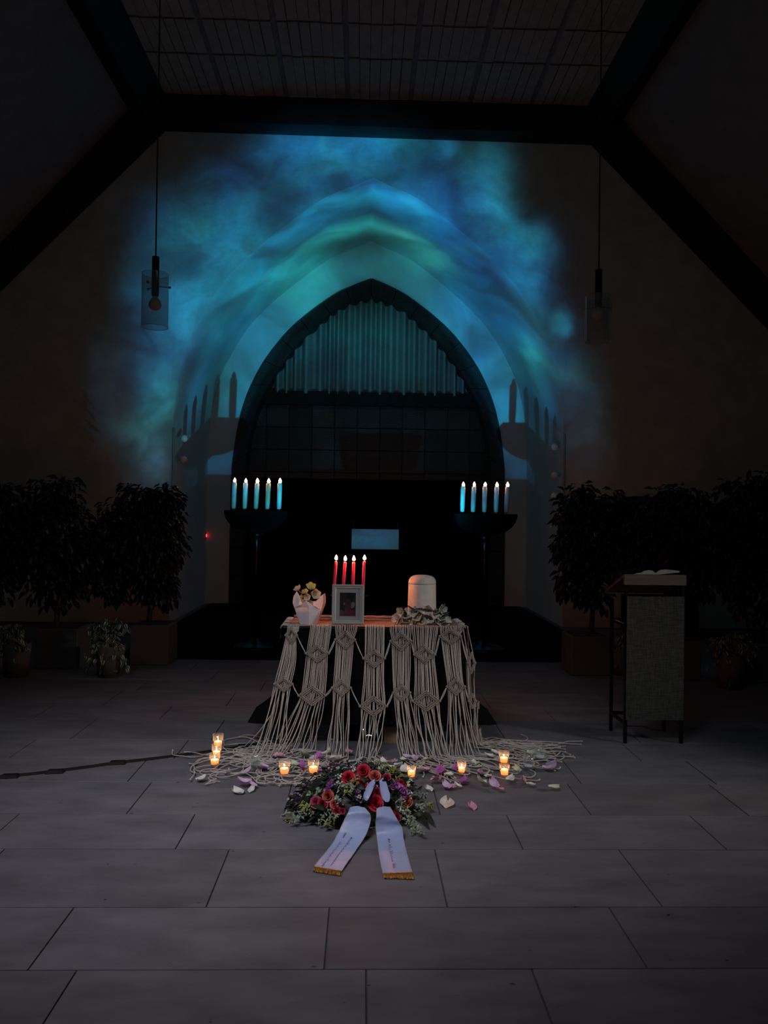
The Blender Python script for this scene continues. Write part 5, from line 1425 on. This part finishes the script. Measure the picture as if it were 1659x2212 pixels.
def ficus(label, px0, px1, ytop, ybot, blobs, nleaf, trunk_px, visible_box=True):
    b, w_, h = planter(px0, px1, ytop, ybot); Yc = b.y + w_*.5
    t = thing('potted_ficus', label, 'potted tree', (b.x, Yc, 0), 'potted ficus trees along the gable wall')
    mb = MB(); x0, x1, y0, y1 = b.x-w_/2, b.x+w_/2, b.y, b.y+w_
    mb.box(x0, x1, y0, y1, 0, h); part('planter', mb, M['planter'], t, bevel=.008)
    mb = MB(); mb.box(x0+.03, x1-.03, y0+.03, y1-.03, h, h+.006); part('soil', mb, M['soil'], t)
    tx = P(trunk_px, ytop, Yc).x; top = P(blobs[0][0], blobs[0][1], Yc)
    stem = cr([(tx, Yc, h), (tx+.02, Yc+.01, lerp(h, top.z, .4)), (lerp(tx, top.x, .7), Yc, lerp(h, top.z, .75)), top], 5)
    mb = MB(); mb.tube(stem, [lerp(.028, .010, i/(len(stem)-1)) for i in range(len(stem))], 8)
    part('trunk', mb, M['bark'], t, True)
    for (px, py, rp) in blobs[1:]:
        c = P(px, py, Yc); s = stem[int(len(stem)*.45)]; mb = MB(); mb.tube(cr([s, s.lerp(c, .5) + Vector((0, 0, .04)), c], 4), .007, 6); part('branch', mb, M['bark'], t, True)
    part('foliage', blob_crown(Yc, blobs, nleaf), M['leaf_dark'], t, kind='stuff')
    return t
ficus('dark ficus in the square planter between the two striped trailing plants', 77, 165, 1360, 1445, [(118, 1150, 75), (60, 1120, 55), (130, 1075, 45), (70, 1200, 60), (165, 1180, 55), (100, 1070, 35), (30, 1180, 50), (120, 1250, 60), (175, 1230, 40)], 2246, 121)
ficus('dark ficus in the planter nearest the niche on the tree side', 280, 362, 1352, 1437, [(310, 1160, 75), (270, 1120, 50), (345, 1100, 48), (295, 1075, 35), (360, 1075, 30), (350, 1180, 50), (250, 1190, 55), (330, 1240, 50), (220, 1160, 40), (345, 1275, 35), (250, 1250, 45), (200, 1200, 40)], 2592, 321)
ficus('dark ficus at the picture edge behind the striped plant', -110, -20, 1362, 1450, [(-40, 1150, 80), (10, 1100, 50), (-20, 1070, 35), (15, 1190, 50), (-30, 1240, 60), (5, 1060, 25)], 1382, -62)
ficus('dark ficus in a pale planter between niche and lectern', 1233, 1318, 1375, 1460, [(1275, 1150, 68), (1245, 1100, 42), (1300, 1095, 42), (1255, 1068, 24), (1330, 1120, 38), (1240, 1190, 42), (1290, 1220, 48), (1245, 1260, 38), (1335, 1190, 48), (1285, 1275, 36), (1360, 1130, 26)], 2246, 1277)
ficus('dark ficus directly behind the lectern', 1430, 1515, 1385, 1470, [(1470, 1150, 75), (1420, 1095, 38), (1480, 1085, 40), (1445, 1075, 28), (1400, 1150, 45), (1520, 1150, 60), (1450, 1230, 60), (1510, 1240, 50)], 1900, 1472)
ficus('dark tall ficus at the picture edge beyond the lectern', 1600, 1690, 1390, 1476, [(1640, 1140, 80), (1590, 1070, 36), (1620, 1060, 32), (1660, 1055, 36), (1575, 1130, 45), (1600, 1220, 60), (1680, 1150, 60), (1560, 1200, 45), (1640, 1280, 60)], 2246, 1645)

leaf_me = []
for k in range(5):
    q = MB(); leaf_into(q, Vector((0, 0, 0)), Vector((0, 1, 0)), Vector((0, 0, 1)), 1.0, R.uniform(.36, .5), .18, R.uniform(.1, .4))
    leaf_me.append(q.mesh('leaf', M['leaf_var']))
def trailing(label, px, ybot, pot_px, ytop, sprays, nl, Yadd=0.0):
    b = F(px, ybot, 0); Y = b.y + .12; m_ = MPP(Y)
    t = thing('trailing_plant', label, 'potted plant', (b.x, Y, 0), 'striped trailing plants in pots')
    rp = pot_px/2*m_; hp = (ybot - ytop)*m_
    mb = MB(); mb.lathe([(rp*.8, 0), (rp, hp), (rp*.92, hp), (rp*.9, hp-.02), (0, hp-.02)], 24, (b.x, Y, 0)); part('pot', mb, M['planter'], t, True)
    org = Vector((b.x, Y, 0)); base = Vector((b.x, Y, hp))
    stems = []
    for (sx, sy) in sprays:
        e = P(sx, sy, Y - rp*R.uniform(.4, 1.2)); e.z = max(e.z, .03)
        mid_ = base.lerp(e, .5) + Vector((0, 0, .10 + R.uniform(0, .05)))
        c = cr([base, mid_, e], 5); mb = MB(); mb.tube(c, .0025, 5); part('stem', mb, M['stem'], t, True); stems.append(c)
    for k in range(nl):
        c = R.choice(stems); u = R.uniform(.25, 1)*(len(c)-1); i = min(int(u), len(c)-2); p = c[i].lerp(c[i+1], u-i) + Vector((R.uniform(-.015, .015), R.uniform(-.02, .02), R.uniform(-.015, .015)))
        d = (c[i+1]-c[i]).normalized()*.5 + Vector((R.uniform(-.9, .9), R.uniform(-.9, .2), R.uniform(-.8, .35)))
        L_ = R.uniform(.05, .085)
        mtx = Matrix.Translation(p - org) @ d.to_track_quat('Y', 'Z').to_matrix().to_4x4() @ Matrix.Rotation(R.uniform(-.7, .7), 4, 'Y') @ Matrix.Scale(L_, 4)
        shared('leaf', R.choice(leaf_me), t, mtx)
trailing('striped trailing plant in a pot between the two square planters', 228, 1466, 62, 1400, [(R.uniform(182, 280), R.uniform(1350, 1410)) for _ in range(14)] + [(195, 1440), (185, 1420), (245, 1450), (215, 1455), (272, 1440), (210, 1430), (250, 1425), (188, 1450), (230, 1345), (230, 1420), (222, 1400), (262, 1415), (240, 1390), (205, 1400)], 210)
trailing('striped trailing plant in a pot at the picture edge', 22, 1466, 60, 1395, [(R.uniform(-25, 62), R.uniform(1365, 1415)) for _ in range(14)] + [(10, 1425), (30, 1420), (55, 1400), (-10, 1430), (20, 1410), (40, 1395)], 130)
trailing('striped trailing plant glimpsed between the lectern legs', 1352, 1462, 50, 1405, [(R.uniform(1330, 1365), R.uniform(1385, 1430)) for _ in range(8)] + [(1336, 1392), (1338, 1436), (1335, 1440)], 60)
trailing('striped trailing plant on the floor beyond the lectern', 1590, 1492, 66, 1420, [(R.uniform(1520, 1650), R.uniform(1370, 1430)) for _ in range(14)] + [(1545, 1470), (1570, 1480), (1620, 1450), (1530, 1450), (1610, 1430)], 130)

# tall dark cabinet behind the plants
YB = 10.0
q0, q1 = P(1369, 1072, YB), P(1512, 1072, YB)
t = thing('cabinet', 'tall black cabinet standing behind the plants beyond the lectern', 'cabinet', ((q0.x+q1.x)/2, YB+.2, 0))
mb = MB(); mb.box(q0.x, q1.x, YB, YB+.45, .06, q0.z); part('body', mb, M['black_matte'], t, bevel=.006)
xm = (q0.x+q1.x)/2
for a, b_ in ((q0.x+.01, xm-.004), (xm+.004, q1.x-.01)):
    mb = MB(); mb.box(a, b_, YB-.02, YB, .08, q0.z-.02); d_ = part('door', mb, M['black_matte'], t, bevel=.003)
    hx = b_-.04 if a < xm - .1 else a+.04
    mb = MB(); mb.tube([(hx, YB-.03, 1.0), (hx, YB-.03, 1.12)], .006, 8); part('handle', mb, M['black_metal'], d_, True)
mb = MB(); mb.box(q0.x+.03, q1.x-.03, YB+.03, YB+.42, 0, .06); part('plinth', mb, M['black_matte'], t)
